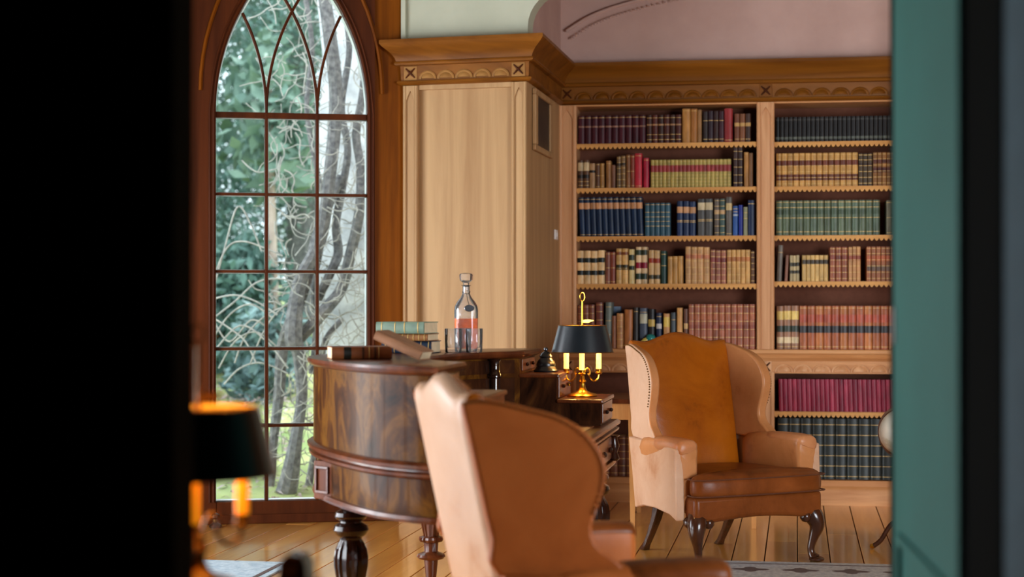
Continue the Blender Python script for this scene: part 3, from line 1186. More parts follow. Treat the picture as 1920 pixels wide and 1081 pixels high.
def pages_mesh(w, h, d):
    k = ('p', round(w, 4), round(h, 3), round(d, 3))
    if k not in MESH:
        t = min(0.003, w * 0.15)
        MESH[k] = MB().box(t, w - t, 0.004, d - 0.004, 0.003, h - 0.004).mesh('page_block', False)
        MESH[k].materials.append(M['cream_paper'])
    return MESH[k]


def band_mesh(w, z0, z1):
    k = ('b', round(w, 4), round(z0, 3), round(z1, 3))
    if k not in MESH:
        o_, i_ = spine_arc(w, 0.0010), spine_arc(w, -0.0006)
        MESH[k] = MB().prism(o_ + i_[::-1], 'z', z0, z1).mesh('band')
    return MESH[k]


def gilt_mesh(w, h, fr):
    k = ('g', round(w, 4), round(h, 3), tuple(fr))
    if k not in MESH:
        mb = MB()
        o_, i_ = spine_arc(w, 0.0014), spine_arc(w, -0.0006)
        for f in fr:
            mb.prism(o_ + i_[::-1], 'z', f * h - 0.0016, f * h + 0.0016)
        MESH[k] = mb.mesh('gilt_bands')
        MESH[k].materials.append(M['gilt'])
    return MESH[k]


ORD = ('first second third fourth fifth sixth seventh eighth ninth tenth eleventh twelfth thirteenth fourteenth fifteenth sixteenth '
       'seventeenth eighteenth nineteenth twentieth twenty-first twenty-second twenty-third twenty-fourth twenty-fifth twenty-sixth '
       'twenty-seventh twenty-eighth twenty-ninth thirtieth thirty-first thirty-second thirty-third thirty-fourth thirty-fifth thirty-sixth '
       'thirty-seventh thirty-eighth thirty-ninth fortieth forty-first forty-second').split()


def make_book(w, h, d, col, bands=(), gilt=()):
    me = cover_mesh(w, h, d)
    mat = bcol(*col)
    key = (me.name, mat.name)
    if key not in MESH:
        m2 = me.copy()
        m2.materials.append(mat)
        MESH[key] = m2
    o = bpy.data.objects.new('book', MESH[key])
    COL.objects.link(o)
    pb = link('page_block', pages_mesh(w, h, d), None, o)
    for (f0, f1, c) in bands:
        bm = band_mesh(w, f0 * h, f1 * h)
        bk = (bm.name, c)
        if bk not in MESH:
            b2 = bm.copy()
            b2.materials.append(bcol(*c))
            MESH[bk] = b2
        link('title_label', MESH[bk], None, o)
    if gilt:
        link('gilt_bands', gilt_mesh(w, h, gilt), None, o)['kind'] = 'stuff'
    return o


G5 = (0.08, 0.26, 0.44, 0.62, 0.80, 0.95)
G3 = (0.06, 0.5, 0.94)
GD = (0.10, 0.70)


def row(bay, shelf_name, zbase, sets, py_base, dmax=0.19):
    """sets: (px0, px1, n, top_py, colour or list, bands, gilt, words, tilt)"""
    idx = 0
    rr = random.Random(hash(shelf_name + bay) % 1000 if False else len(sets) * 7 + int(zbase * 100))
    for (px0, px1, n, top, col, bands, gilt, words, *tl) in sets:
        tilt = tl[0] if tl else 0.0
        xa, xb = bx(px0, YB), bx(px1, YB)
        w = (xb - xa) / n
        Y = B0.y + (xa + xb) / 2 * BU.y
        for i in range(n):
            c = col[i % len(col)] if isinstance(col, list) else col
            h = (py_base - top) / F * Y
            if n > 4:
                h *= 1.0
            else:
                h *= rr.uniform(0.985, 1.005)
            d = min(dmax, h * 0.72)
            wb = w * 0.955
            o = make_book(round(wb, 4), round(h, 3), round(d, 2), c, bands, gilt)
            y = YB + (rr.uniform(0, 0.008) if n <= 4 else rr.uniform(0, 0.003))
            p = B0 + BU * (xa + w * i + w * 0.02) + BD * y
            o.location = (p.x, p.y, zbase + 0.0005)
            o.rotation_euler = (0, 0, BA)
            if tilt:
                R3 = Matrix.Rotation(BA, 4, 'Z') @ Matrix.Rotation(radians(tilt), 4, 'Y')
                o.rotation_euler = R3.to_euler()
                if tilt > 0:
                    o.location.z += wb * sin(radians(tilt))
            tag(o, '%s, %s from left on %s, %s bay' % (words, ORD[idx], shelf_name, bay), 'book', 'books on the %s of the %s bay' % (shelf_name, bay))
            idx += 1


maroon, dkbrown, brown, tan = (72, 28, 38), (64, 36, 28), (128, 76, 44), (190, 140, 82)
cream, redbr, red, navy = (226, 194, 142), (138, 78, 56), (158, 46, 46), (24, 44, 72)
black, green, dkgreen, teal = (26, 26, 28), (98, 116, 92), (34, 58, 48), (44, 84, 102)
olive, goldy = (168, 148, 74), (206, 162, 84)

row('left', 'top shelf', SH1[0], [
    (1084, 1211, 10, 215, maroon, ((0.58, 0.64, (150, 110, 90)),), (0.93,), 'dark maroon book'),
    (1212, 1278, 6, 215, [dkbrown, (84, 40, 34)], ((0.62, 0.68, (170, 130, 90)),), (0.12, 0.3, 0.9), 'dark brown gilt book'),
    (1279, 1295, 1, 203, (186, 130, 66), (), (0.94,), 'tall tan book'),
    (1295, 1308, 1, 204, (172, 112, 52), (), (0.94,), 'tall orange tan book'),
    (1308, 1316, 1, 206, (150, 108, 64), (), (), 'thin tan book'),
    (1318, 1358, 4, 209, [(44, 32, 30), (52, 34, 44), (58, 32, 28), (60, 30, 40)], (), GD, 'blackish brown book'),
    (1358, 1374, 1, 204, (146, 44, 46), (), (0.06,), 'tall red book'),
    (1377, 1408, 3, 214, [(116, 66, 44), (122, 74, 46), (62, 40, 32)], ((0.55, 0.68, (190, 150, 90)),), (0.1,), 'brown book with gilt label'),
], 267.5)
row('left', 'second shelf', SH1[1], [
    (1083, 1105, 2, 298, (96, 66, 46), ((0.36, 0.48, (34, 28, 26)), (0.62, 0.92, (206, 184, 140))), (0.1, 0.24), 'brown book with cream bands'),
    (1105, 1116, 1, 304, (178, 138, 96), ((0.62, 0.72, (40, 34, 30)),), (), 'short tan book'),
    (1117, 1133, 2, 304, [(104, 70, 48), (160, 116, 62)], (), G3, 'short brown book'),
    (1136, 1146, 1, 300, (160, 112, 64), (), (0.9,), 'tan brown book'),
    (1146, 1154, 1, 308, (126, 84, 60), (), (), 'small brown book'),
    (1156, 1173, 2, 291, [(122, 96, 66), (136, 104, 66)], ((0.70, 0.80, (60, 46, 34)),), G5, 'ribbed brown book'),
    (1174, 1190, 2, 289, [(140, 92, 56), (130, 62, 44)], (), G3, 'reddish brown book'),
    (1190, 1204, 1, 287, (190, 48, 62), (), (0.05, 0.93), 'bright red book', ),
    (1206, 1217, 1, 295, (178, 44, 66), (), (0.93,), 'crimson book'),
    (1220, 1371, 20, 299, (176, 158, 84), ((0.56, 0.80, (158, 60, 62)),), (0.08, 0.2, 0.32, 0.44, 0.93), 'olive gilt book with red label'),
    (1375, 1393, 2, 277, (58, 36, 32), (), (0.1, 0.3, 0.5, 0.7, 0.9), 'tall dark gilt-banded book'),
    (1395, 1404, 1, 286, (178, 124, 62), (), (0.95,), 'tan book'),
    (1404, 1412, 1, 287, (128, 86, 48), (), (), 'mid brown book'),
], 351)
row('left', 'third shelf', SH1[2], [
    (1087, 1207, 11, 369, navy, ((0.70, 0.86, (206, 150, 104)),), (0.04, 0.95), 'navy book with tan label', -2.2),
    (1209, 1257, 5, 380, (52, 88, 104), (), (0.3, 0.44, 0.58, 0.72, 0.95), 'slate blue gilt book'),
    (1269, 1305, 3, 377, (26, 46, 82), ((0.66, 0.84, (214, 160, 112)),), (0.44, 0.4), 'dark blue book with orange label'),
    (1308, 1337, 2, 372, (76, 76, 74), ((0.70, 0.90, (208, 190, 150)),), (0.4, 0.44), 'grey book with cream label'),
    (1339, 1360, 2, 372, [(92, 82, 74), (60, 84, 80)], ((0.58, 0.7, (184, 150, 110)),), G5, 'greyish banded book'),
    (1361, 1373, 1, 369, (96, 90, 82), ((0.66, 0.84, (210, 184, 130)),), (0.05,), 'tall grey book with label'),
    (1374, 1384, 1, 386, (36, 76, 140), ((0.66, 0.72, (190, 200, 210)),), (0.8, 0.9), 'blue book'),
    (1385, 1393, 1, 385, (24, 44, 150), (), (), 'royal blue book'),
    (1394, 1402, 1, 388, (128, 128, 98), (), (0.6, 0.8), 'thin olive grey book'),
    (1402, 1416, 1, 375, (20, 34, 66), (), (0.9,), 'tall midnight blue book'),
], 442)
row('left', 'fourth shelf', SH1[3], [
    (1082, 1134, 4, 469, (232, 194, 138), ((0.26, 0.40, (28, 36, 34)), (0.64, 0.78, (28, 36, 34))), (), 'cream book with two black labels'),
    (1135, 1154, 2, 472, [(150, 92, 74), (146, 74, 56)], (), G3, 'reddish brown book'),
    (1155, 1178, 2, 465, (210, 166, 102), ((0.40, 0.54, (56, 52, 38)), (0.82, 0.9, (130, 70, 40))), G5, 'tan book with dark label'),
    (1179, 1190, 1, 466, (212, 190, 130), ((0.40, 0.52, (40, 50, 40)), (0.68, 0.84, (52, 64, 52))), (0.1,), 'cream and green book'),
    (1192, 1214, 2, 462, (226, 196, 150), ((0.42, 0.58, (150, 30, 56)), (0.12, 0.28, (44, 62, 48)), (0.78, 0.92, (60, 72, 54))), (), 'cream book with crimson and green labels'),
    (1216, 1238, 2, 468, (216, 176, 122), ((0.62, 0.76, (170, 64, 42)), (0.14, 0.26, (60, 56, 40))), G3, 'cream book with rust label'),
    (1239, 1250, 1, 470, (30, 62, 54), (), (0.9, 0.55), 'dark green book'),
    (1252, 1281, 3, 480, (206, 154, 84), (), (0.93,), 'short golden tan book'),
    (1285, 1331, 4, 462, (206, 156, 102), ((0.68, 0.82, (196, 120, 84)),), G5, 'tall tan ribbed book'),
    (1332, 1362, 3, 468, (164, 100, 78), ((0.62, 0.76, (130, 60, 56)),), G5, 'rosy brown ribbed book'),
    (1363, 1407, 5, 468, (204, 154, 88), ((0.66, 0.8, (182, 112, 60)),), G5, 'golden ribbed book'),
    (1408, 1416, 1, 470, (96, 62, 38), (), G5, 'dark brown book'),
], 531.5)
Z5 = ZW
row('left', 'fifth shelf', Z5, [
    (1083, 1115, 3, 571, (140, 80, 62), ((0.66, 0.76, (158, 96, 66)),), G5, 'brown ribbed book'),
    (1117, 1131, 1, 567, (126, 68, 56), (), G5, 'russet ribbed book'),
    (1134, 1146, 1, 565, (120, 130, 122), (), (0.3, 0.6, 0.9), 'tall grey green book', 0.8),
    (1147, 1155, 1, 591, (150, 96, 66), (), (), 'small brown book'),
    (1156, 1169, 1, 587, (192, 134, 84), (), G5, 'tan ribbed book'),
    (1170, 1186, 1, 580, (180, 112, 62), (), (), 'plain saddle brown book', 0.6),
    (1188, 1197, 1, 576, (56, 52, 50), (), (0.9,), 'dark slim book'),
    (1199, 1214, 1, 576, (84, 94, 112), ((0.62, 0.86, (206, 204, 178)),), (0.9,), 'blue grey book with white label'),
    (1215, 1228, 1, 578, (34, 32, 34), ((0.56, 0.74, (212, 180, 96)),), (0.3,), 'black book with yellow label'),
    (1230, 1241, 1, 585, (34, 44, 70), ((0.56, 0.70, (200, 194, 190)),), (0.9,), 'navy book with white label'),
    (1244, 1256, 1, 587, (208, 150, 92), ((0.62, 0.9, (222, 190, 92)),), (), 'tan book with yellow label'),
    (1258, 1267, 1, 585, (66, 76, 82), (), (0.8,), 'slate book'),
    (1269, 1280, 1, 576, (212, 156, 90), (), (0.93,), 'golden tan book'),
    (1282, 1290, 1, 578, (106, 66, 48), ((0.5, 0.64, (210, 170, 110)),), (), 'brown book with pale label'),
    (1291, 1417, 11, 569, (168, 98, 72), ((0.42, 0.54, (148, 78, 60)), (0.66, 0.8, (178, 104, 70))), G5, 'red brown ribbed book'),
], 653)
row('right', 'top shelf', SH2[0], [
    (1454, 1698, 29, 218, (20, 17, 17), ((0.86, 0.92, (64, 62, 58)), (0.10, 0.2, (86, 90, 80))), (), 'black book with grey dots'),
], 264.5)
row('right', 'second shelf', SH2[1], [
    (1455, 1609, 14, 286, (196, 146, 78), ((0.62, 0.78, (110, 56, 40)), (0.18, 0.36, (104, 56, 40))), G5, 'golden book with brown bands'),
    (1610, 1636, 3, 287, (74, 56, 36), ((0.6, 0.7, (54, 34, 26)),), G5, 'dark olive brown book'),
    (1637, 1698, 7, 286, (140, 92, 44), ((0.4, 0.55, (84, 40, 36)), (0.68, 0.8, (90, 46, 34))), G5, 'dim gold banded book'),
], 348.5)
row('right', 'third shelf', SH2[2], [
    (1455, 1650, 15, 375, [(94, 108, 84), (88, 102, 78), (82, 98, 80)], ((0.6, 0.74, (70, 86, 66)),), (0.1, 0.5, 0.8, 0.95), 'sage green book'),
    (1662, 1698, 3, 376, (104, 100, 78), (), G3, 'dull olive book'),
], 440.5)
row('right', 'fourth shelf', SH2[3], [
    (1456, 1466, 1, 459, (118, 110, 100), (), (0.8,), 'tall grey leaning book', 2.5),
    (1471, 1477, 1, 478, (140, 92, 70), (), (), 'short brown leaning book', 3.0),
    (1481, 1499, 3, 478, (190, 170, 124), ((0.3, 0.42, (60, 56, 44)), (0.58, 0.72, (60, 56, 44))), (), 'small cream book with dark labels'),
    (1504, 1553, 6, 478, (202, 164, 98), ((0.66, 0.82, (64, 54, 42)),), (0.93, 0.1), 'small gold book with black label'),
    (1556, 1590, 3, 462, (148, 84, 58), ((0.6, 0.74, (130, 64, 52)),), G5, 'russet book'),
    (1591, 1614, 3, 462, (186, 132, 82), ((0.6, 0.74, (150, 74, 54)),), G5, 'gilt brown book'),
    (1625, 1698, 8, 462, (150, 90, 56), ((0.58, 0.74, (178, 92, 56)), (0.30, 0.46, (104, 80, 66))), G5, 'rust and grey banded book'),
], 527)
row('right', 'fifth shelf', ZW, [
    (1456, 1498, 3, 571, (166, 120, 92), ((0.68, 0.88, (228, 196, 110)), (0.40, 0.54, (58, 66, 56)), (0.14, 0.28, (228, 204, 160))), (0.06,), 'cream banded book'),
    (1499, 1698, 13, 571, [(176, 100, 60), (168, 92, 56), (182, 110, 60)], ((0.38, 0.54, (54, 52, 54)), (0.62, 0.8, (176, 82, 60))), (0.06, 0.95), 'orange brown book with black label'),
], 653)
row('right', 'sixth shelf', SHL, [
    (1461, 1698, 27, 711, [(150, 44, 66), (138, 36, 60), (158, 52, 74)], (), (), 'crimson book', -1.5),
], 771.5, 0.17)
row('right', 'bottom shelf', ZBASE, [
    (1458, 1698, 11, 785, (38, 44, 42), (), (0.05, 0.22, 0.39, 0.56, 0.73, 0.9), 'large blackish green folio'),
], 899, 0.26)
row('left', 'bottom shelf', ZBASE, [
    (1084, 1416, 22, 818, [(126, 78, 56), (112, 66, 50)], (), G5, 'dull brown ribbed book'),
], 893, 0.2)
blue_b = make_book(0.03, 0.275, 0.075, (86, 110, 142))
p = B0 + BU * bx(1163, 0.25) + BD * 0.25
blue_b.location = (p.x, p.y, ZW + 0.001)
blue_b.rotation_euler = (0, 0, BA + pi / 2)
tag(blue_b, 'blue book standing behind the grey green book on fifth shelf', 'book')

# ------------------------------------------------------------------ things fixed to the recess cheek
def on_side(t, z, out=0.0):
    d = SIDE.normalized()
    n = Vector((d.y, -d.x, 0))
    return PR + d * t + n * out + Vector((0, 0, z))


pf = empty('picture_frame', on_side(0.16, 2.215, 0.002), SA)
tag(pf, 'small dark framed picture on the side cheek beside the bookcase', 'picture')
MB().box(0.03, 0.57, -0.012, -0.002, 0.03, 0.34).build('picture', M['picture'], pf, smooth=False)
for a, b, c, d in ((0, 0.6, 0, 0.035), (0, 0.6, 0.335, 0.37), (0, 0.075, 0.035, 0.335), (0.525, 0.6, 0.035, 0.335)):
    MB().box(a, b, -0.024, 0.0, c, d).build('frame_rail', M['oak_pier'], pf, smooth=False, bevel=0.006)
sp = on_side(0.98, 1.74, 0.0)
sw_ = MB().box(-0.045, 0.045, -0.012, -0.001, -0.03, 0.035).build('light_switch', M['white_plastic'], smooth=False, bevel=0.004)
sw_.location = sp
sw_.rotation_euler = (0, 0, SA)
tag(sw_, 'white light switch plate on the wooden cheek beside the bookcase', 'switch')
tg = MB().box(-0.012, 0.012, -0.018, -0.012, -0.012, 0.016).build('rocker', M['white_plastic'], sw_, smooth=False, bevel=0.002)

# ------------------------------------------------------------------ writing desk
def desk_world(lx, ly):
    a, b = lx - 1.3, ly + 6.52
    return Vector((a * cos(PHI) + b * sin(PHI), -a * sin(PHI) + b * cos(PHI), 0))


desk = empty('writing_desk', desk_world(0, 0), -PHI)
tag(desk, 'large horseshoe shaped burr mahogany writing desk on turned legs', 'desk')
ZT, ZD, ZA = 1.085, 0.745, 0.545
half = [(0.055, -1.10), (-0.05, -1.055), (-0.19, -0.955), (-0.36, -0.75), (-0.545, -0.46), (-0.655, -0.2)]
outer = half + [(-0.685, 0.0)] + [(x, -y) for x, y in half[::-1]]
OUT = spline(outer, 6)
inn_h = [(0.055, -0.66), (-0.05, -0.56), (-0.15, -0.40), (-0.205, -0.2)]
inner = inn_h + [(-0.22, 0.0)] + [(x, -y) for x, y in inn_h[::-1]]
INN = spline(inner, 6)
RINGP = OUT + INN[::-1]


def grow(poly, o):
    """offset closed polygon outward (positive) with averaged normals"""
    n = len(poly)
    area = sum(poly[i][0] * poly[(i + 1) % n][1] - poly[(i + 1) % n][0] * poly[i][1] for i in range(n))
    s = 1 if area > 0 else -1
    res = []
    for i in range(n):
        a, b, c = poly[i - 1], poly[i], poly[(i + 1) % n]
        def nn(p, q):
            dx, dy = q[0] - p[0], q[1] - p[1]
            l = sqrt(dx * dx + dy * dy) or 1
            return (s * dy / l, -s * dx / l)
        n1, n2 = nn(a, b), nn(b, c)
        k = max(0.35, 1 + n1[0] * n2[0] + n1[1] * n2[1])
        res.append((b[0] + (n1[0] + n2[0]) / k * o, b[1] + (n1[1] + n2[1]) / k * o))
    return res


def stack(poly, prof):
    mb = MB()
    rings = []
    for o, z in prof:
        rings.append([(x, y, z) for x, y in grow(poly, o)])
    return mb.loft(rings, True, True)


# carcase of the horseshoe: outer curve, inner curve, end faces
stack(RINGP, [(0, ZD), (0, ZT - 0.03)]).build('carcase', M['burl'], desk)
stack(RINGP, [(0.0, ZT - 0.034), (0.012, ZT - 0.03), (0.022, ZT - 0.022), (0.026, ZT - 0.012), (0.022, ZT - 0.002), (0.016, ZT)]).build('top', M['mahogany'], desk)
# lower body: outer curve closed by the straight front
FX = 0.44
BODY = OUT + [(FX, 1.10), (FX, -1.10)]
stack(BODY, [(-0.015, ZA), (-0.015, ZD - 0.05)]).build('lower_case', M['burl'], desk)
stack(BODY, [(-0.02, ZD - 0.058), (0.006, ZD - 0.055), (0.018, ZD - 0.046), (0.02, ZD - 0.036), (0.004, ZD - 0.03), (0.004, ZD - 0.024), (0.024, ZD - 0.018),
             (0.026, ZD - 0.006), (0.012, ZD + 0.004), (-0.02, ZD + 0.004)]).build('middle_moulding', M['mahogany'], desk)
stack(BODY, [(-0.02, ZA - 0.012), (0.002, ZA - 0.01), (0.006, ZA), (0.0, ZA + 0.012), (-0.02, ZA + 0.014)]).build('bottom_moulding', M['mahogany'], desk)
stack([(-0.10, -0.30), (0.30, -0.62), (0.40, -0.62), (0.40, 0.62), (0.30, 0.62), (-0.10, 0.30)], [(0, ZD + 0.003), (0, ZD + 0.007)]).build('leather_top', M['desk_leather'], desk)
# stepped drawer boxes on both arms
for s in (-1, 1):
    ya, yb = sorted((s * 0.665, s * 1.09))
    for nm, x0, x1, zt in (('step_box', 0.05, 0.225, 0.982), ('step_box', 0.225, 0.425, 0.868)):
        b = MB().box(x0, x1, ya, yb, ZD, zt - 0.016).build(nm, M['burl_dark'], desk, smooth=False)
        MB().box(x0, x1 + 0.012, ya - 0.012, yb + 0.012, zt - 0.018, zt).build('step_top', M['mahogany'], b, smooth=False, bevel=0.006)
        n = 2 if zt > 0.9 else 1
        for k in range(n):
            z0 = ZD + 0.014 + k * 0.112 if n == 2 else ZD + 0.014
            zz = z0 + (0.10 if n == 2 else 0.088)
            dr = MB().box(x1 - 0.002, x1 + 0.008, ya + 0.03, yb - 0.03, z0, zz).build('drawer', M['mahogany'], b, smooth=False, bevel=0.003)
            for yy in (ya + 0.13, yb - 0.13):
                MB().ball((x1 + 0.014, yy, (z0 + zz) / 2), 0.010, 8).build('knob', M['mahogany_dark'], dr)
    # small drawer in the upper end face
    dr = MB().box(0.054, 0.062, ya + 0.04, yb - 0.04, 0.992, 1.048).build('drawer', M['mahogany'], desk, smooth=False, bevel=0.003)
    for yy in (ya + 0.13, yb - 0.13):
        MB().ball((0.068, yy, 1.02), 0.009, 8).build('knob', M['mahogany_dark'], dr)
# curved inner doors with a ring moulding
dn = [(x + 0.006, y) for x, y in INN]
k0, k1 = len(INN) // 2 + 3, len(INN) - 3
for lo, hi in ((k0, k1), (len(INN) - 1 - k1, len(INN) - 1 - k0)):
    seg_ = INN[lo:hi + 1]
    strip = [(x + 0.001, y) for x, y in seg_] + [(x + 0.009, y * 0.992) for x, y in seg_[::-1]]
    dd = MB().prism(strip, 'z', ZD + 0.02, 0.965).build('curved_door', M['burl_dark'], desk)
    MB().prism(strip, 'z', 0.985, 1.045).build('curved_drawer', M['burl_dark'], desk)
    kx, ky = seg_[3]
    MB().ball((kx + 0.016, ky, 0.86), 0.009, 8).build('knob', M['brass'], dd)
for s in (-1, 1):
    cl_ = MB().lathe([(0.030, ZD + 0.006), (0.032, ZD + 0.02), (0.026, ZD + 0.03), (0.026, 0.965), (0.032, 0.972), (0.032, 0.984), (0.026, 0.992), (0.026, 1.04), (0.033, 1.052)], 20, (-0.040, s * 0.545, 0)).build('column', M['column'], desk)
# drawers along the straight front
for k in range(4):
    y0 = -1.02 + k * 0.515
    dr = MB().box(FX - 0.016, FX - 0.004, y0, y0 + 0.48, ZA + 0.025, ZD - 0.07).build('front_drawer', M['mahogany'], desk, smooth=False, bevel=0.004)
    for yy in (y0 + 0.12, y0 + 0.36):
        MB().ball((FX + 0.004, yy, 0.62), 0.014, 8).build('knob', M['mahogany_dark'], dr)
# carved corbels on the front corners
for s in (-1, 1):
    MB().lathe([(0.02, ZA + 0.01), (0.03, ZA + 0.02), (0.018, ZA + 0.05), (0.028, ZA + 0.08), (0.018, ZA + 0.12), (0.03, ZD - 0.07)], 12, (FX + 0.0, s * 1.06, 0)).build('corner_spindle', M['mahogany_dark'], desk)
# corner blocks above the rear legs, with a sunk panel
LEG = [(-0.41, -0.50), (0.36, -1.0), (0.36, 1.0)]
for (lx, ly), ang in ((LEG[0], radians(-124)), ((-0.41, 0.50), radians(124))):
    on_curve = min(OUT, key=lambda q: (q[0] + 0.53) ** 2 + (q[1] - ly) ** 2)
    bl = empty('corner_block', (0, 0, 0), 0, desk)
    b = MB().box(-0.055, 0.055, -0.02, 0.06, ZA - 0.005, ZD - 0.055).build('block_body', M['mahogany_block'], bl, smooth=False, bevel=0.004)
    ax = math.atan2(-(ly), 0.30) if False else ang
    for q in (b,):
        q.location = (on_curve[0] + 0.012, on_curve[1], 0)
        q.rotation_euler = (0, 0, ax + pi / 2)
    for (x0, x1, z0, z1) in ((-0.04, 0.04, ZA + 0.02, ZA + 0.03), (-0.04, 0.04, ZD - 0.085, ZD - 0.075), (-0.04, -0.03, ZA + 0.03, ZD - 0.085), (0.03, 0.04, ZA + 0.03, ZD - 0.085)):
        r_ = MB().box(x0, x1, -0.028, -0.018, z0, z1).build('block_bead', M['mahogany'], bl, smooth=False, bevel=0.002)
        r_.location = b.location
        r_.rotation_euler = b.rotation_euler
legp = [(0.045, 0.54), (0.046, 0.525), (0.038, 0.515), (0.036, 0.505), (0.060, 0.492), (0.064, 0.478), (0.058, 0.466), (0.042, 0.458), (0.043, 0.452), (0.064, 0.440),
        (0.069, 0.424), (0.060, 0.406), (0.044, 0.394), (0.042, 0.386), (0.052, 0.372), (0.064, 0.345), (0.069, 0.315), (0.068, 0.285), (0.060, 0.24), (0.048, 0.19),
        (0.038, 0.14), (0.034, 0.115), (0.046, 0.105), (0.048, 0.092), (0.036, 0.082), (0.034, 0.06), (0.028, 0.04), (0.026, 0.02)]
leg_me = MB().lathe(legp, 40, (0, 0, 0), (12, 0.12, 0.385, 0.16)).mesh('leg')
leg_me.materials.append(M['mahogany_dark'])
cast_me = MB().ball((0, 0, 0.018), 0.018, 10).mesh('castor')
cast_me.materials.append(M['brass_dark'])
for lx, ly in LEG:
    o = link('leg', leg_me, None, desk)
    o.location = (lx, ly, 0)
    link('castor', cast_me, None, o)
thin = [(0.062, 0.545), (0.060, 0.45), (0.056, 0.36), (0.046, 0.29), (0.037, 0.25), (0.036, 0.244), (0.054, 0.238), (0.058, 0.228), (0.052, 0.218), (0.034, 0.212), (0.031, 0.175),
        (0.034, 0.17), (0.060, 0.160), (0.066, 0.150), (0.058, 0.140), (0.032, 0.134), (0.030, 0.11), (0.026, 0.07), (0.022, 0.03), (0.020, 0.02)]
o = MB().lathe(thin, 40, (0, 0, 0), (12, 0.212, 0.55, 0.18)).build('reeded_leg', M['mahogany'], desk)
o.location = (-0.345, 0.60, 0)
link('castor', cast_me, None, o)

# ------------------------------------------------------------------ books on the desk
def flat_book(pos, rz, w, h, d, col, label, gilt=(), bands=(), tilty=0.0):
    """a book lying on its side; w thickness, h length, d width; pos = left end of the spine, bottom edge"""
    o = make_book(w, h, d, col, bands, gilt)
    Rm = Matrix.Rotation(radians(rz), 4, 'Z') @ Matrix.Rotation(radians(tilty), 4, 'Y') @ Matrix.Rotation(radians(90), 4, 'Y') @ Matrix.Translation((-w, 0, 0))
    o.rotation_euler = Rm.to_euler()
    o.location = Vector(pos) + Rm.to_translation()
    tag(o, label, 'book', 'books lying on the desk')
    return o


def top_at(px, Y, z):
    return ((px - 960) / F * Y, Y, z)


flat_book(top_at(716, 6.98, ZT + 0.001), -14, 0.052, 0.225, 0.15, (30, 44, 62), 'dark navy book at the bottom of the desk stack', G5)
flat_book(top_at(709, 6.97, ZT + 0.0545), -16, 0.031, 0.228, 0.155, (146, 96, 54), 'brown gilt book in the middle of the desk stack', (0.06, 0.17, 0.28, 0.39, 0.5, 0.61, 0.72, 0.83, 0.94))
flat_book(top_at(706, 6.96, ZT + 0.087), -20, 0.050, 0.225, 0.16, (108, 126, 108), 'grey green book on top of the desk stack', (0.12, 0.4, 0.6, 0.88))
flat_book(top_at(622, 6.2, ZT + 0.001), 14, 0.048, 0.235, 0.15, (134, 76, 40), 'brown book with a black band lying flat on the desk', (0.62, 0.78), ((0.20, 0.32, (28, 26, 18)), (0.5, 0.54, (74, 40, 20)), (0.7, 0.74, (74, 40, 20))))
flat_book(top_at(700, 6.06, ZT + 0.083), -16, 0.036, 0.2, 0.13, (150, 106, 78), 'brown book leaning on the flat book on the desk', (), (), 23.5)

# ------------------------------------------------------------------ decanter and tumblers
def rsq(h, r, z, c=(0, 0), n=20, p=4.0):
    out = []
    for i in range(n):
        a = 2 * pi * i / n
        ca, sa = cos(a), sin(a)
        k = (abs(ca) ** p + abs(sa) ** p) ** (-1 / p)
        out.append((c[0] + h * k * ca * r + h * ca * (1 - r), c[1] + h * k * sa * r + h * sa * (1 - r), z))
    return out


DY = 7.28
dec = empty('decanter', (-0.0287 * DY, DY, ZT), radians(8))
tag(dec, 'square shouldered crystal decanter half full of amber spirit on the desk', 'decanter')
bodyp = [(0.046, 1, 0.0), (0.050, 1, 0.006), (0.052, 1, 0.02), (0.053, 1, 0.185), (0.050, 0.9, 0.205), (0.040, 0.6, 0.225), (0.026, 0.2, 0.242), (0.018, 0, 0.258), (0.0155, 0, 0.28), (0.016, 0, 0.295), (0.024, 0, 0.300)]
inn = [(0.022, 0, 0.299), (0.0115, 0, 0.292), (0.0115, 0, 0.262), (0.021, 0.2, 0.240), (0.035, 0.6, 0.221), (0.045, 0.9, 0.201), (0.048, 1, 0.182), (0.048, 1, 0.022), (0.044, 1, 0.012)]
MB().loft([rsq(h, r, z) for h, r, z in bodyp + inn], True, True).build('bottle', M['crystal'], dec)
MB().loft([rsq(h, r, z) for h, r, z in ((0.0470, 1, 0.0125), (0.0512, 1, 0.0225), (0.0512, 1, 0.148))], True, True).build('spirit', M['whisky'], dec)
MB().lathe([(0.010, 0.27), (0.0108, 0.299), (0.014, 0.303), (0.014, 0.31), (0.020, 0.315), (0.029, 0.322), (0.031, 0.345), (0.027, 0.352), (0.012, 0.355)], 8, (0, 0, 0)).build('stopper', M['crystal'], dec)
tagm = MB().lathe([(0.0, -0.002), (0.019, -0.002), (0.021, 0), (0.019, 0.002), (0.0001, 0.002)], 16)
tg_ = tagm.build('label_tag', M['silver'], dec)
tg_.rotation_euler = (radians(80), 0, 0)
tg_.location = (0.008, -0.058, 0.195)
tg_.scale = (1.1, 0.75, 1)
ch = [(0.018 * cos(a), -0.018 * sin(a) - 0.003, 0.272 - 0.012 * sin(a)) for a in [pi * k / 10 for k in range(11)]]
MB().tube(ch, 0.0015, 5).build('chain', M['silver'], dec)
MB().tube([(0.0, -0.022, 0.259), (0.004, -0.044, 0.225), (0.008, -0.057, 0.208)], 0.0015, 5).build('chain', M['silver'], dec)

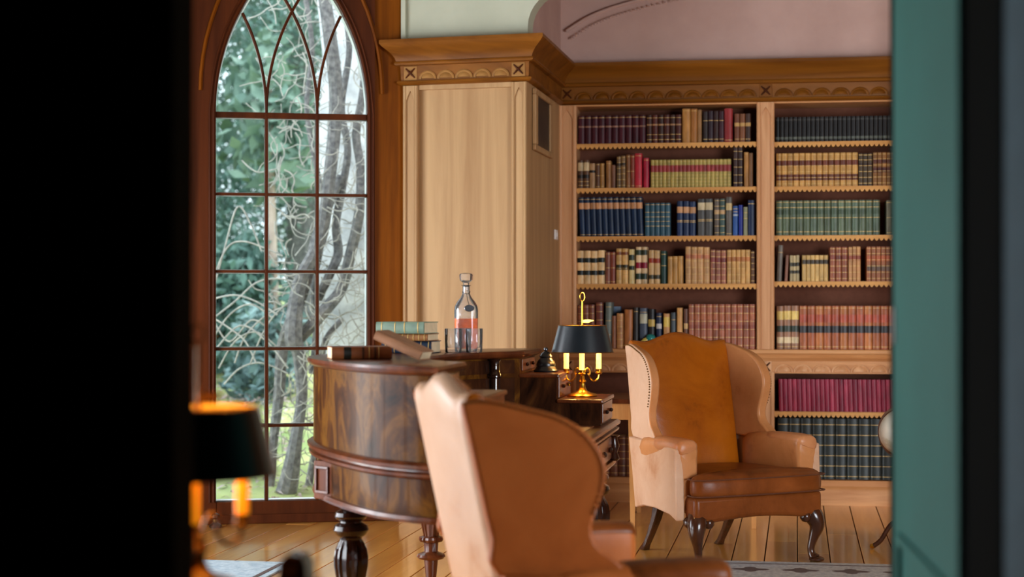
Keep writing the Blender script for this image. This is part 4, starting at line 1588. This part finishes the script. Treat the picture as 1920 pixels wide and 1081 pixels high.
tum = []
for i, (px, Y, words) in enumerate(((850, 7.06, 'cut glass tumbler left of the decanter'), (889, 7.08, 'cut glass tumbler in front of the decanter at its right'), (868, 7.17, 'cut glass tumbler half hidden just before the decanter'))):
    t = empty('tumbler', (((px - 960) / F) * Y, Y, ZT))
    tag(t, words, 'glass', 'tumblers on the desk')
    pr = [(0.033, 0.0), (0.036, 0.004), (0.0375, 0.05), (0.0385, 0.104), (0.0375, 0.106), (0.0360, 0.104), (0.0345, 0.05), (0.033, 0.026), (0.0300, 0.022)]
    MB().lathe(pr, 40, (0, 0, 0), (16, 0.006, 0.048, 0.07)).build('glass', M['crystal'], t)

# ------------------------------------------------------------------ lamps
def lamp(name, loc, rz, label, candle, metal, power, color, shade_r=1.0):
    L = empty(name, loc, rz)
    tag(L, label, 'lamp')
    MB().lathe([(0.070, 0), (0.072, 0.006), (0.064, 0.012), (0.040, 0.018), (0.022, 0.028), (0.014, 0.045), (0.012, 0.06), (0.019, 0.07), (0.012, 0.08), (0.009, 0.1)], 24).build('base', metal, L)
    MB().lathe([(0.005, 0.09), (0.0045, 0.40), (0.004, 0.445)], 10).build('stem', metal, L)
    MB().tube([(0.011 * cos(a), 0, 0.465 + 0.02 * sin(a)) for a in [2 * pi * k / 16 - pi / 2 for k in range(17)]], 0.0026, 6).build('finial_loop', metal, L)
    MB().prism([(-0.004, -0.006), (0.03, -0.006), (0.055, 0.004), (0.03, 0.009), (-0.004, 0.006)], 'y', -0.004, 0.004).build('clamp_key', metal, L).location = (0, 0, 0.35)
    for k in range(3):
        a = 2 * pi * k / 3 + 0.25
        ca, sa = cos(a), sin(a)
        pts = [(0.008, 0.10), (0.02, 0.128), (0.036, 0.125), (0.040, 0.108), (0.034, 0.098), (0.030, 0.106), (0.042, 0.085), (0.062, 0.07), (0.082, 0.08), (0.088, 0.104)]
        arm = MB().tube(spline([(r * ca, r * sa, z) for r, z in pts], 4), 0.0042, 7).build('arm', metal, L)
        MB().lathe([(0.006, 0.10), (0.016, 0.106), (0.018, 0.110), (0.013, 0.114), (0.014, 0.124), (0.015, 0.127)], 14, (0.088 * ca, 0.088 * sa, 0)).build('cup', metal, arm)
        cd = MB().lathe([(0.0125, 0.125), (0.0125, 0.232), (0.010, 0.236)], 14, (0.088 * ca, 0.088 * sa, 0)).build('candle', candle, L)
        MB().lathe([(0.003, 0.236), (0.011, 0.250), (0.012, 0.262), (0.006, 0.282), (0.001, 0.29)], 10, (0.088 * ca, 0.088 * sa, 0)).build('bulb', M['bulb'], cd)
        pl = bpy.data.lights.new('bulb_light', 'POINT')
        pl.energy = power
        pl.color = color
        pl.shadow_soft_size = 0.015
        po = bpy.data.objects.new('bulb_light', pl)
        COL.objects.link(po)
        po.parent = L
        po.location = (0.070 * ca, 0.070 * sa, 0.25)
    r0_, r1_ = 0.145 * shade_r, 0.113 * shade_r
    MB().loft([[(r * cos(2 * pi * i / 40), r * sin(2 * pi * i / 40), z) for i in range(40)] for r, z in ((r0_, 0.207), (r1_, 0.330))], True, False).build('shade', M['black_shade'], L)
    MB().loft([[(r * cos(2 * pi * i / 40), r * sin(2 * pi * i / 40), z) for i in range(40)] for r, z in ((r0_ - 0.002, 0.2072), (r1_ - 0.002, 0.3298))], True, False).build('shade_lining', M['gold_lining'], L)
    for r, z in ((r0_, 0.207), (r1_, 0.33)):
        MB().tube([(r * cos(2 * pi * i / 40), r * sin(2 * pi * i / 40), z) for i in range(41)], 0.0022, 6).build('shade_rim', M['brass_dark'], L)
    sp_ = MB()
    for k in range(3):
        a = 2 * pi * k / 3
        sp_.tube([(0, 0, 0.325), (r1_ * cos(a), r1_ * sin(a), 0.328)], 0.0018, 5)
    sp_.build('spider', metal, L)
    return L


q = desk_world(0.312, 0.89)
lamp('bouillotte_lamp', (q.x, q.y, 0.868), radians(12), 'lit brass candle lamp with black shade standing on the desk', M['candle'], M['brass'], 2.2, (1.0, 0.60, 0.2))
lamp('bouillotte_lamp', ((372 - 960) / F * 2.97, 2.97, 0.783), radians(20), 'blurred near lamp with black shade and amber candles by the doorway', M['candle_amber'], M['brass_dark'], 0.8, (1.0, 0.55, 0.12))

con = empty('console_table', (-0.95, 2.86, 0))
tag(con, 'dark narrow console table under the near lamp beside the doorway', 'table')
MB().box(-0.42, 0.60, -0.20, 0.185, 0.753, 0.782).build('top', M['mahogany_dark'], con, smooth=False, bevel=0.006)
MB().box(-0.40, 0.58, -0.18, 0.165, 0.66, 0.754).build('apron', M['mahogany_dark'], con, smooth=False)
for x in (-0.38, 0.55):
    for y in (-0.16, 0.145):
        MB().lathe([(0.016, 0), (0.024, 0.3), (0.03, 0.66)], 10, (x, y, 0)).build('leg', M['mahogany_dark'], con)
bxo = empty('wooden_box', ((556 - 960) / F * 2.98, 2.98, 0.7825), radians(-10))
tag(bxo, 'small dark wooden box with a brass plate beside the near lamp', 'box')
MB().prism([(-0.028, 0), (0.028, 0), (0.026, 0.04), (0.018, 0.058), (-0.012, 0.062), (-0.026, 0.046)], 'y', -0.03, 0.03).build('body', M['leg_dark'], bxo, bevel=0.004)
MB().box(-0.012, 0.012, -0.032, -0.030, 0.02, 0.038).build('plate', M['brass_dark'], bxo, smooth=False)

# ------------------------------------------------------------------ ink stand
q = desk_world(0.145, 0.86)
ink = empty('ink_stand', (q.x, q.y, 0.982))
tag(ink, 'black domed ink stand with silver knob on the desk beside the lamp', 'ink stand')
MB().lathe([(0.056, 0), (0.058, 0.008), (0.050, 0.014), (0.044, 0.026)], 24).build('tray', M['black_metal'], ink)
MB().lathe([(0.043, 0.024), (0.046, 0.034), (0.040, 0.05), (0.030, 0.06), (0.026, 0.066), (0.030, 0.072), (0.022, 0.086), (0.010, 0.096)], 24).build('dome', M['black_metal'], ink)
MB().ball((0, 0, 0.105), 0.011, 10).build('knob', M['silver'], ink)

# ------------------------------------------------------------------ wing chairs
def wing_chair(name):
    C = empty(name)
    BW, BWT = 0.288, 0.297                       # half widths of the back, bottom and top
    def ztop(u):
        a = abs(u)
        if a < 0.72:
            return 1.082 + 0.052 * cos(a / 0.72 * pi / 2) ** 1.6
        return 1.082 + 0.012 * sin((a - 0.72) / 0.28 * pi / 2)
    def yback(z):
        return -0.215 - 0.165 * max(0, (z - 0.30)) / 0.80
    nu, nv = 17, 12
    fr, bk = [], []
    for j in range(nv):
        v = j / (nv - 1)
        rf, rb = [], []
        for i in range(nu):
            u = -1 + 2 * i / (nu - 1)
            z = 0.30 + (ztop(u) - 0.30) * v
            hw = BW + (BWT - BW) * v
            bul = 0.038 * (1 - u ** 4) * sin(pi * min(1, v * 0.9 + 0.1)) + 0.0
            rf.append((u * hw, yback(z) + 0.015 + bul, z))
            rb.append((u * hw, yback(z) - 0.075 - 0.012 * (1 - u * u) * sin(pi * v), z))
        fr.append(rf)
        bk.append(rb)
    mb = MB()
    rings = [fr[j] + bk[j][::-1] for j in range(nv)]
    mb.loft(rings, True, False)
    n = 2 * nu
    # rounded crown joining front and back along the top
    crown = []
    for i in range(nu):
        a, b = Vector(fr[-1][i]), Vector(bk[-1][i])
        crown.append(tuple((a + b) / 2 + Vector((0, 0, 0.022))))
    k = len(mb.v)
    mb.v += crown
    base = (nv - 1) * n
    for i in range(nu - 1):
        mb.f.append((base + i, base + i + 1, k + i + 1, k + i))
        mb.f.append((base + n - 1 - i, k + i, k + i + 1, base + n - 2 - i))
    mb.f.append((base, k, base + n - 1))
    mb.f.append((base + nu - 1, base + nu, k + nu - 1))
    o = mb.build('back', M['lea_tan'], C, sub=1, angle=80)
    o.data.materials.append(M['lea_pale'])
    for p in o.data.polygons:
        c = p.center
        if c.y < yback(c.z) - 0.05:
            p.material_index = 1
    # wings
    side = [(-0.342, 0.60), (-0.364, 0.70), (-0.397, 0.85), (-0.432, 1.02), (-0.444, 1.070), (-0.43, 1.084), (-0.38, 1.088), (-0.32, 1.078), (-0.26, 1.062), (-0.20, 1.046),
            (-0.14, 1.016), (-0.095, 0.972), (-0.068, 0.92), (-0.064, 0.87), (-0.078, 0.81), (-0.098, 0.755), (-0.10, 0.71), (-0.078, 0.672), (-0.04, 0.645), (-0.03, 0.60)]
    side = spline(side, 2, True)
    for s in (-1, 1):
        vs = []
        for t in (0.0, 1.0):
            for y, z in side:
                k2 = max(0, (y + 0.42) / 0.38)
                x = 0.272 + 0.040 * k2 + 0.006 * k2 * k2 + t * (0.034 + 0.022 * k2) - 0.02 * max(0, (0.75 - z))
                vs.append((s * x, y, z))
        m = len(side)
        mb = MB()
        fs = [tuple(range(m)), tuple(range(2 * m - 1, m - 1, -1))] + [(i, i + m, (i + 1) % m + m, (i + 1) % m) for i in range(m)]
        mb.add(vs, fs)
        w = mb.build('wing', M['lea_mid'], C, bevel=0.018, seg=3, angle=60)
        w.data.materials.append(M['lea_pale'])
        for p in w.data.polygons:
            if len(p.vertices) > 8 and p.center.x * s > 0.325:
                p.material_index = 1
        # nail heads follow the wing edge
        nb = MB()
        outl = side[10:30]
        for y, z in spline([(a, b) for a, b in outl], 2):
            k2 = max(0, (y + 0.42) / 0.38)
            x = 0.272 + 0.040 * k2 + 0.006 * k2 * k2 + (0.034 + 0.022 * k2) - 0.02 * max(0, (0.75 - z))
            nb.ball((s * (x + 0.001), y - 0.012, z - 0.006), 0.0042, 6)
        nt_ = nb.build('nail_trim', M['brass_dark'], w)
        nt_['kind'] = 'stuff'
        # arm: rounded section lofted from back to front
        rings = []
        for y, xc, hw, zt in ((-0.24, 0.312, 0.045, 0.615), (-0.10, 0.326, 0.050, 0.628), (0.05, 0.340, 0.054, 0.635), (0.18, 0.349, 0.058, 0.636), (0.260, 0.352, 0.060, 0.634), (0.280, 0.352, 0.052, 0.626)):
            ring = []
            sec = [(-hw * 0.9, 0.26), (-hw * 0.9, 0.52), (-hw * 1.0, zt - 0.045), (-hw * 0.86, zt - 0.016), (-hw * 0.5, zt), (hw * 0.5, zt), (hw * 0.98, zt - 0.014), (hw * 1.12, zt - 0.045), (hw * 0.98, zt - 0.085), (hw * 0.8, 0.50), (hw * 0.8, 0.26)]
            for a, z in sec:
                ring.append((s * (xc + a), y, z))
            rings.append(ring)
        a_ = MB().loft(rings, True, True).build('arm', M['lea_mid'], C, sub=1, angle=70)
        # worn brown pad over the arm top
        rings = []
        for y, xc, hw, zt in ((-0.06, 0.329, 0.051, 0.6305), (0.05, 0.340, 0.0545, 0.6365), (0.18, 0.349, 0.0585, 0.638), (0.263, 0.352, 0.0605, 0.6355), (0.284, 0.352, 0.052, 0.626)):
            rings.append([(s * (xc + a), y, z) for a, z in ((-hw * 1.02, zt - 0.05), (-hw * 0.88, zt - 0.014), (-hw * 0.5, zt + 0.001), (hw * 0.5, zt + 0.001), (hw * 1.0, zt - 0.013), (hw * 1.145, zt - 0.046), (hw * 1.0, zt - 0.086), (0, zt - 0.06))])
        MB().loft(rings, True, True).build('arm_pad', M['lea_arm'], C, sub=1, angle=70)
        # cabriole front leg
        P = spline([(s * 0.325, 0.312, 0.270, 0.050), (s * 0.347, 0.339, 0.225, 0.049), (s * 0.355, 0.349, 0.180, 0.038), (s * 0.343, 0.339, 0.125, 0.025), (s * 0.333, 0.331, 0.075, 0.019), (s * 0.335, 0.335, 0.040, 0.020), (s * 0.343, 0.349, 0.018, 0.030)], 5)
        lg = MB().tube([p[:3] for p in P], [p[3] for p in P], 12).build('front_leg', M['leg_dark'], C)
        MB().ball((s * 0.347, 0.359, 0.0165), 0.040, 14, 0.40).build('pad_foot', M['leg_dark'], lg)
        MB().ball((s * 0.363, 0.292, 0.232), 0.030, 10, 1.0).build('knee_carving', M['leg_dark'], lg)
        MB().ball((s * 0.287, 0.349, 0.232), 0.030, 10, 1.0).build('knee_carving', M['leg_dark'], lg)
        MB().loft([[(s * (0.232 + dx * k), -0.205 - 0.16 * ((0.27 - z) / 0.27) ** 1.4 + dy * k, z) for dx, dy in ((-1, -1), (1, -1), (1, 1), (-1, 1))] for z, k in ((0.27, 0.026), (0.18, 0.022), (0.09, 0.018), (0.03, 0.017), (0.0, 0.022))], True, True).build('back_leg', M['leg_dark'], C, bevel=0.005)
    # seat rail, with a shallow curved lower edge in front
    frail = [(-0.375, 0.36), (0.375, 0.36), (0.375, 0.245)] + [(x, 0.232 + 0.018 * cos(x / 0.27 * pi / 2)) for x in [0.27 - 0.054 * k for k in range(11)]] + [(-0.375, 0.245)]
    MB().prism(frail, 'y', 0.265, 0.372).build('front_rail', M['lea_brown'], C, bevel=0.022, seg=3)
    for s in (-1, 1):
        pr = [(-0.340, 0.605), (0.0, 0.60), (0.272, 0.59), (0.285, 0.24), (0.20, 0.262), (0.0, 0.272), (-0.15, 0.265), (-0.268, 0.24), (-0.303, 0.42)]
        vs = []
        for t in (0.0, 1.0):
            for y, z in pr:
                k2 = max(0, y + 0.285) / 0.585
                vs.append((s * (0.298 + 0.086 * k2 + (0.044 + 0.006 * k2) * t), y, z))
        m = len(pr)
        MB().add(vs, [tuple(range(m)), tuple(range(2 * m - 1, m - 1, -1))] + [(i, i + m, (i + 1) % m + m, (i + 1) % m) for i in range(m)]).build('outside_panel', M['lea_pale'], C, bevel=0.008)
    MB().prism([(-0.262, -0.19), (0.262, -0.19), (0.300, 0.26), (0.300, 0.30), (-0.300, 0.30), (-0.300, 0.26)], 'z', 0.27, 0.352).build('seat_deck', M['welt'], C, smooth=False)
    cush = [(-0.245, -0.165), (0.245, -0.165), (0.268, 0.10), (0.285, 0.280), (0.370, 0.296), (0.384, 0.335), (0.366, 0.395), (0.19, 0.412), (0.0, 0.416), (-0.19, 0.412), (-0.366, 0.395), (-0.384, 0.335), (-0.370, 0.296), (-0.285, 0.280), (-0.268, 0.10)]
    rg = []
    for o_, z, dz in ((-0.03, 0.352, 0), (-0.006, 0.362, 0), (0.0, 0.38, 0), (0.0, 0.43, 0), (-0.008, 0.452, 0), (-0.035, 0.470, 0), (-0.09, 0.480, 0)):
        g_ = grow(cush, o_)
        rg.append([(x, y, z) for x, y in g_])
    MB().loft(rg, True, True).build('seat_cushion', M['lea_brown'], C, sub=1, angle=80)
    for z in (0.366, 0.446):
        MB().tube([(x, y, z) for x, y in spline(grow(cush, -0.001), 3, True)] + [(grow(cush, -0.001)[0][0], grow(cush, -0.001)[0][1], z)], 0.0035, 5).build('piping', M['welt'], C)
    return C


def copy_tree(o, parent=None):
    c = o.copy()
    COL.objects.link(c)
    if parent:
        c.parent = parent
    for ch in o.children:
        copy_tree(ch, c)
    return c


wc = wing_chair('wing_chair')
wc.location = (1.065, 8.225, 0)
wc.rotation_euler = (0, 0, radians(180 + 25.5))
tag(wc, 'tan leather wing chair with cabriole legs facing the doorway before the bookcase', 'armchair', 'leather wing chairs')
wc2 = copy_tree(wc)
wc2.location = (0.212, 4.66, 0)
wc2.rotation_euler = (0, 0, radians(-90 + 15))
wc2.scale = (1.08, 1.0, 0.966)
for ch in wc2.children:  # shade on the near chair's wing side is put into its leather colour
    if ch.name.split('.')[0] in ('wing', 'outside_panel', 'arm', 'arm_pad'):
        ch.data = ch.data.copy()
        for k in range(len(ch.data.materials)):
            ch.data.materials[k] = M['lea_brown' if 'pad' in ch.name else 'lea_russet_shade']
tag(wc2, 'blurred faded leather wing chair in the foreground seen from behind', 'armchair', 'leather wing chairs')

# ------------------------------------------------------------------ side table by the bookcase
tb = empty('side_table', (0.875, 9.62, 0), BA)
tag(tb, 'light wooden side table with tapered legs between desk and wing chair', 'table')
MB().box(-0.52, 0.62, -0.33, 0.36, 0.715, 0.742).build('top', M['mahogany'], tb, smooth=False, bevel=0.005)
for (a, b, c, d) in ((-0.50, 0.60, -0.31, -0.29), (-0.50, 0.60, 0.32, 0.34), (-0.50, -0.48, -0.29, 0.32), (0.58, 0.60, -0.29, 0.32)):
    MB().box(a, b, c, d, 0.62, 0.716).build('apron', M['table_wood'], tb, smooth=False)
for x in (-0.13, 0.57):
    for y in (-0.30, 0.31):
        MB().loft([[(x + dx * k, y + dy * k, z) for dx, dy in ((-1, -1), (1, -1), (1, 1), (-1, 1))] for z, k in ((0, 0.013), (0.62, 0.024), (0.70, 0.024))], True, True).build('leg', M['table_wood'], tb, smooth=False)

# ------------------------------------------------------------------ rugs
rg_ = empty('rug', (1.0, 8.085, 0), BA)
tag(rg_, 'worn grey patterned rug at the feet of the far wing chair', 'rug')
MB().box(0.0, 2.2, -2.6, -0.03, 0.0005, 0.009).build('pile', M['rug'], rg_, smooth=False)
fm = MB()
for i in range(150):
    x = 0.01 + i * 0.0147
    fm.tube([(x, -0.03, 0.004), (x + 0.003, -0.012, 0.003), (x - 0.002, 0.005, 0.002)], 0.0022, 4)
f_ = fm.build('fringe', M['rug'], rg_)
f_['kind'] = 'stuff'
for i in range(9):
    MB().prism([(0.2 + i * 0.24 + 0.07 * cos(a) * (1 + 0.3 * cos(4 * a)), -0.28 + 0.055 * sin(a) * (1 + 0.3 * cos(4 * a))) for a in [2 * pi * k / 20 for k in range(20)]], 'z', 0.009, 0.0105).build('motif', M['rug_motif'], rg_, smooth=False)
MB().box(0.05, 2.15, -0.115, -0.10, 0.009, 0.0105).build('border_stripe', M['rug_motif'], rg_, smooth=False)
rb_ = empty('rug', (-1.70, 8.10, 0), -PHI)
tag(rb_, 'pale blue rug on the boards by the window at lower left', 'rug')
MB().box(-1.0, 0.62, -2.6, 0.0, 0.0005, 0.009).build('pile', M['rug_blue'], rb_, smooth=False)
MB().box(0.56, 0.585, -2.55, -0.05, 0.009, 0.0105).build('border_stripe', M['rug_motif'], rb_, smooth=False)

# ------------------------------------------------------------------ globe
GY = 8.45
g = at(1692, 810, GY)
gl_ = empty('floor_globe', (g.x, g.y, 0))
tag(gl_, 'cream globe in a brown ring half hidden behind the green door', 'globe')
gr = 0.122
o = MB().ball((0, 0, g.z), gr, 28).build('globe', M['globe'], gl_)
MB().tube([((gr + 0.012) * cos(a), 0.0, g.z + (gr + 0.012) * sin(a)) for a in [2 * pi * k / 40 for k in range(41)]], 0.008, 8).build('meridian_ring', M['ring'], gl_).rotation_euler = (0, 0, radians(-40))
MB().lathe([(0.018, 0.12), (0.03, 0.16), (0.02, 0.22), (0.028, 0.32), (0.016, 0.40), (0.02, g.z - gr - 0.02)], 16).build('pillar', M['leg_dark'], gl_)
for k in range(3):
    a = 2 * pi * k / 3 + 2.95
    lg = MB().tube(spline([(0, 0, 0.16), (0.06 * cos(a), 0.06 * sin(a), 0.13), (0.11 * cos(a), 0.11 * sin(a), 0.05), (0.15 * cos(a), 0.15 * sin(a), 0.016)], 4), 0.013, 8).build('leg', M['leg_dark'], gl_)
    MB().ball((0.155 * cos(a), 0.155 * sin(a), 0.015), 0.015, 8).build('brass_foot', M['brass'], lg)

# ------------------------------------------------------------------ little bird on the ledge
p = B0 + BU * bx(1220, -0.005) + BD * -0.004
bird = empty('bird_ornament', (p.x, p.y, ZW))
tag(bird, 'small teal and yellow ornament on the bookcase ledge above the wing chair', 'ornament')
MB().ball((0, 0, 0.068), 0.034, 12, 0.9).build('body', M['teal_glass'], bird)
MB().lathe([(0.03, 0), (0.03, 0.006), (0.012, 0.012), (0.012, 0.045)], 14).build('stand', M['yellow_glaze'], bird)
MB().tube([(-0.012, 0, 0.062), (-0.04, -0.004, 0.052), (-0.07, -0.006, 0.036)], [0.018, 0.02, 0.006], 8).build('tail', M['yellow_glaze'], bird)

# ------------------------------------------------------------------ small black door stop under the window
ds = empty('door_stop', (at(404, 985, 9.28).x, 9.28, 0))
tag(ds, 'small black and brass door stop on the floor below the window', 'door stop')
MB().lathe([(0.035, 0), (0.038, 0.012), (0.03, 0.02), (0.012, 0.03), (0.012, 0.05), (0.024, 0.06), (0.024, 0.075), (0.008, 0.085)], 16).build('body', M['black_metal'], ds)
MB().lathe([(0.013, 0.031), (0.016, 0.04), (0.013, 0.049)], 14).build('collar', M['brass_dark'], ds)

# ------------------------------------------------------------------ green door and doorway jambs
hinge = Vector((0.724, 2.60, 0))
tip = Vector(((1675 - 960) / F * 3.36, 3.36, 0))
dv = tip - hinge
door = empty('door_1', hinge, math.atan2(dv.y, dv.x))
tag(door, kind='structure')
DL = dv.length
MB().box(0, DL, -0.045, 0.0, 0.008, 2.30).build('leaf', M['green'], door, smooth=False, bevel=0.004)
for (z0, z1) in ((0.10, 0.84),):
    for (a, b, c, d) in ((0.10, DL - 0.10, z0, z0 + 0.022), (0.10, DL - 0.10, z1 - 0.022, z1), (0.10, 0.122, z0 + 0.022, z1 - 0.022), (DL - 0.122, DL - 0.10, z0 + 0.022, z1 - 0.022)):
        MB().box(a, b, -0.001, 0.010, c, d).build('panel_moulding', M['green'], door, smooth=False, bevel=0.004)
MB().box(DL + 0.001, DL + 0.085, -0.043, -0.004, 0.008, 2.30).build('edge_strip', M['hall'], door, smooth=False, bevel=0.004)
kn = MB().box(DL - 0.03, DL + 0.002, -0.040, 0.004, 1.22, 1.30).build('lock_plate', M['black_metal'], door, smooth=False, bevel=0.003)
for i, (z, m) in enumerate(((0.84, 'brass'), )):
    MB().box(DL - 0.012, DL + 0.003, -0.035, -0.01, z - 0.035, z + 0.035).build('latch_plate', M[m], door, smooth=False, bevel=0.003)
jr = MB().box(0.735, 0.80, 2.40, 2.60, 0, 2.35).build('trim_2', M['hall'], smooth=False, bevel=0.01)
tag(jr, kind='structure')
jg = MB().box(0.735, 1.0, 2.26, 2.40, 0, 2.5).build('trim_3', M['jamb_grey'], smooth=False, bevel=0.012)
tag(jg, kind='structure')
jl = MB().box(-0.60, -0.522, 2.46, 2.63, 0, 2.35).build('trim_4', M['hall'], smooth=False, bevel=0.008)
tag(jl, kind='structure')
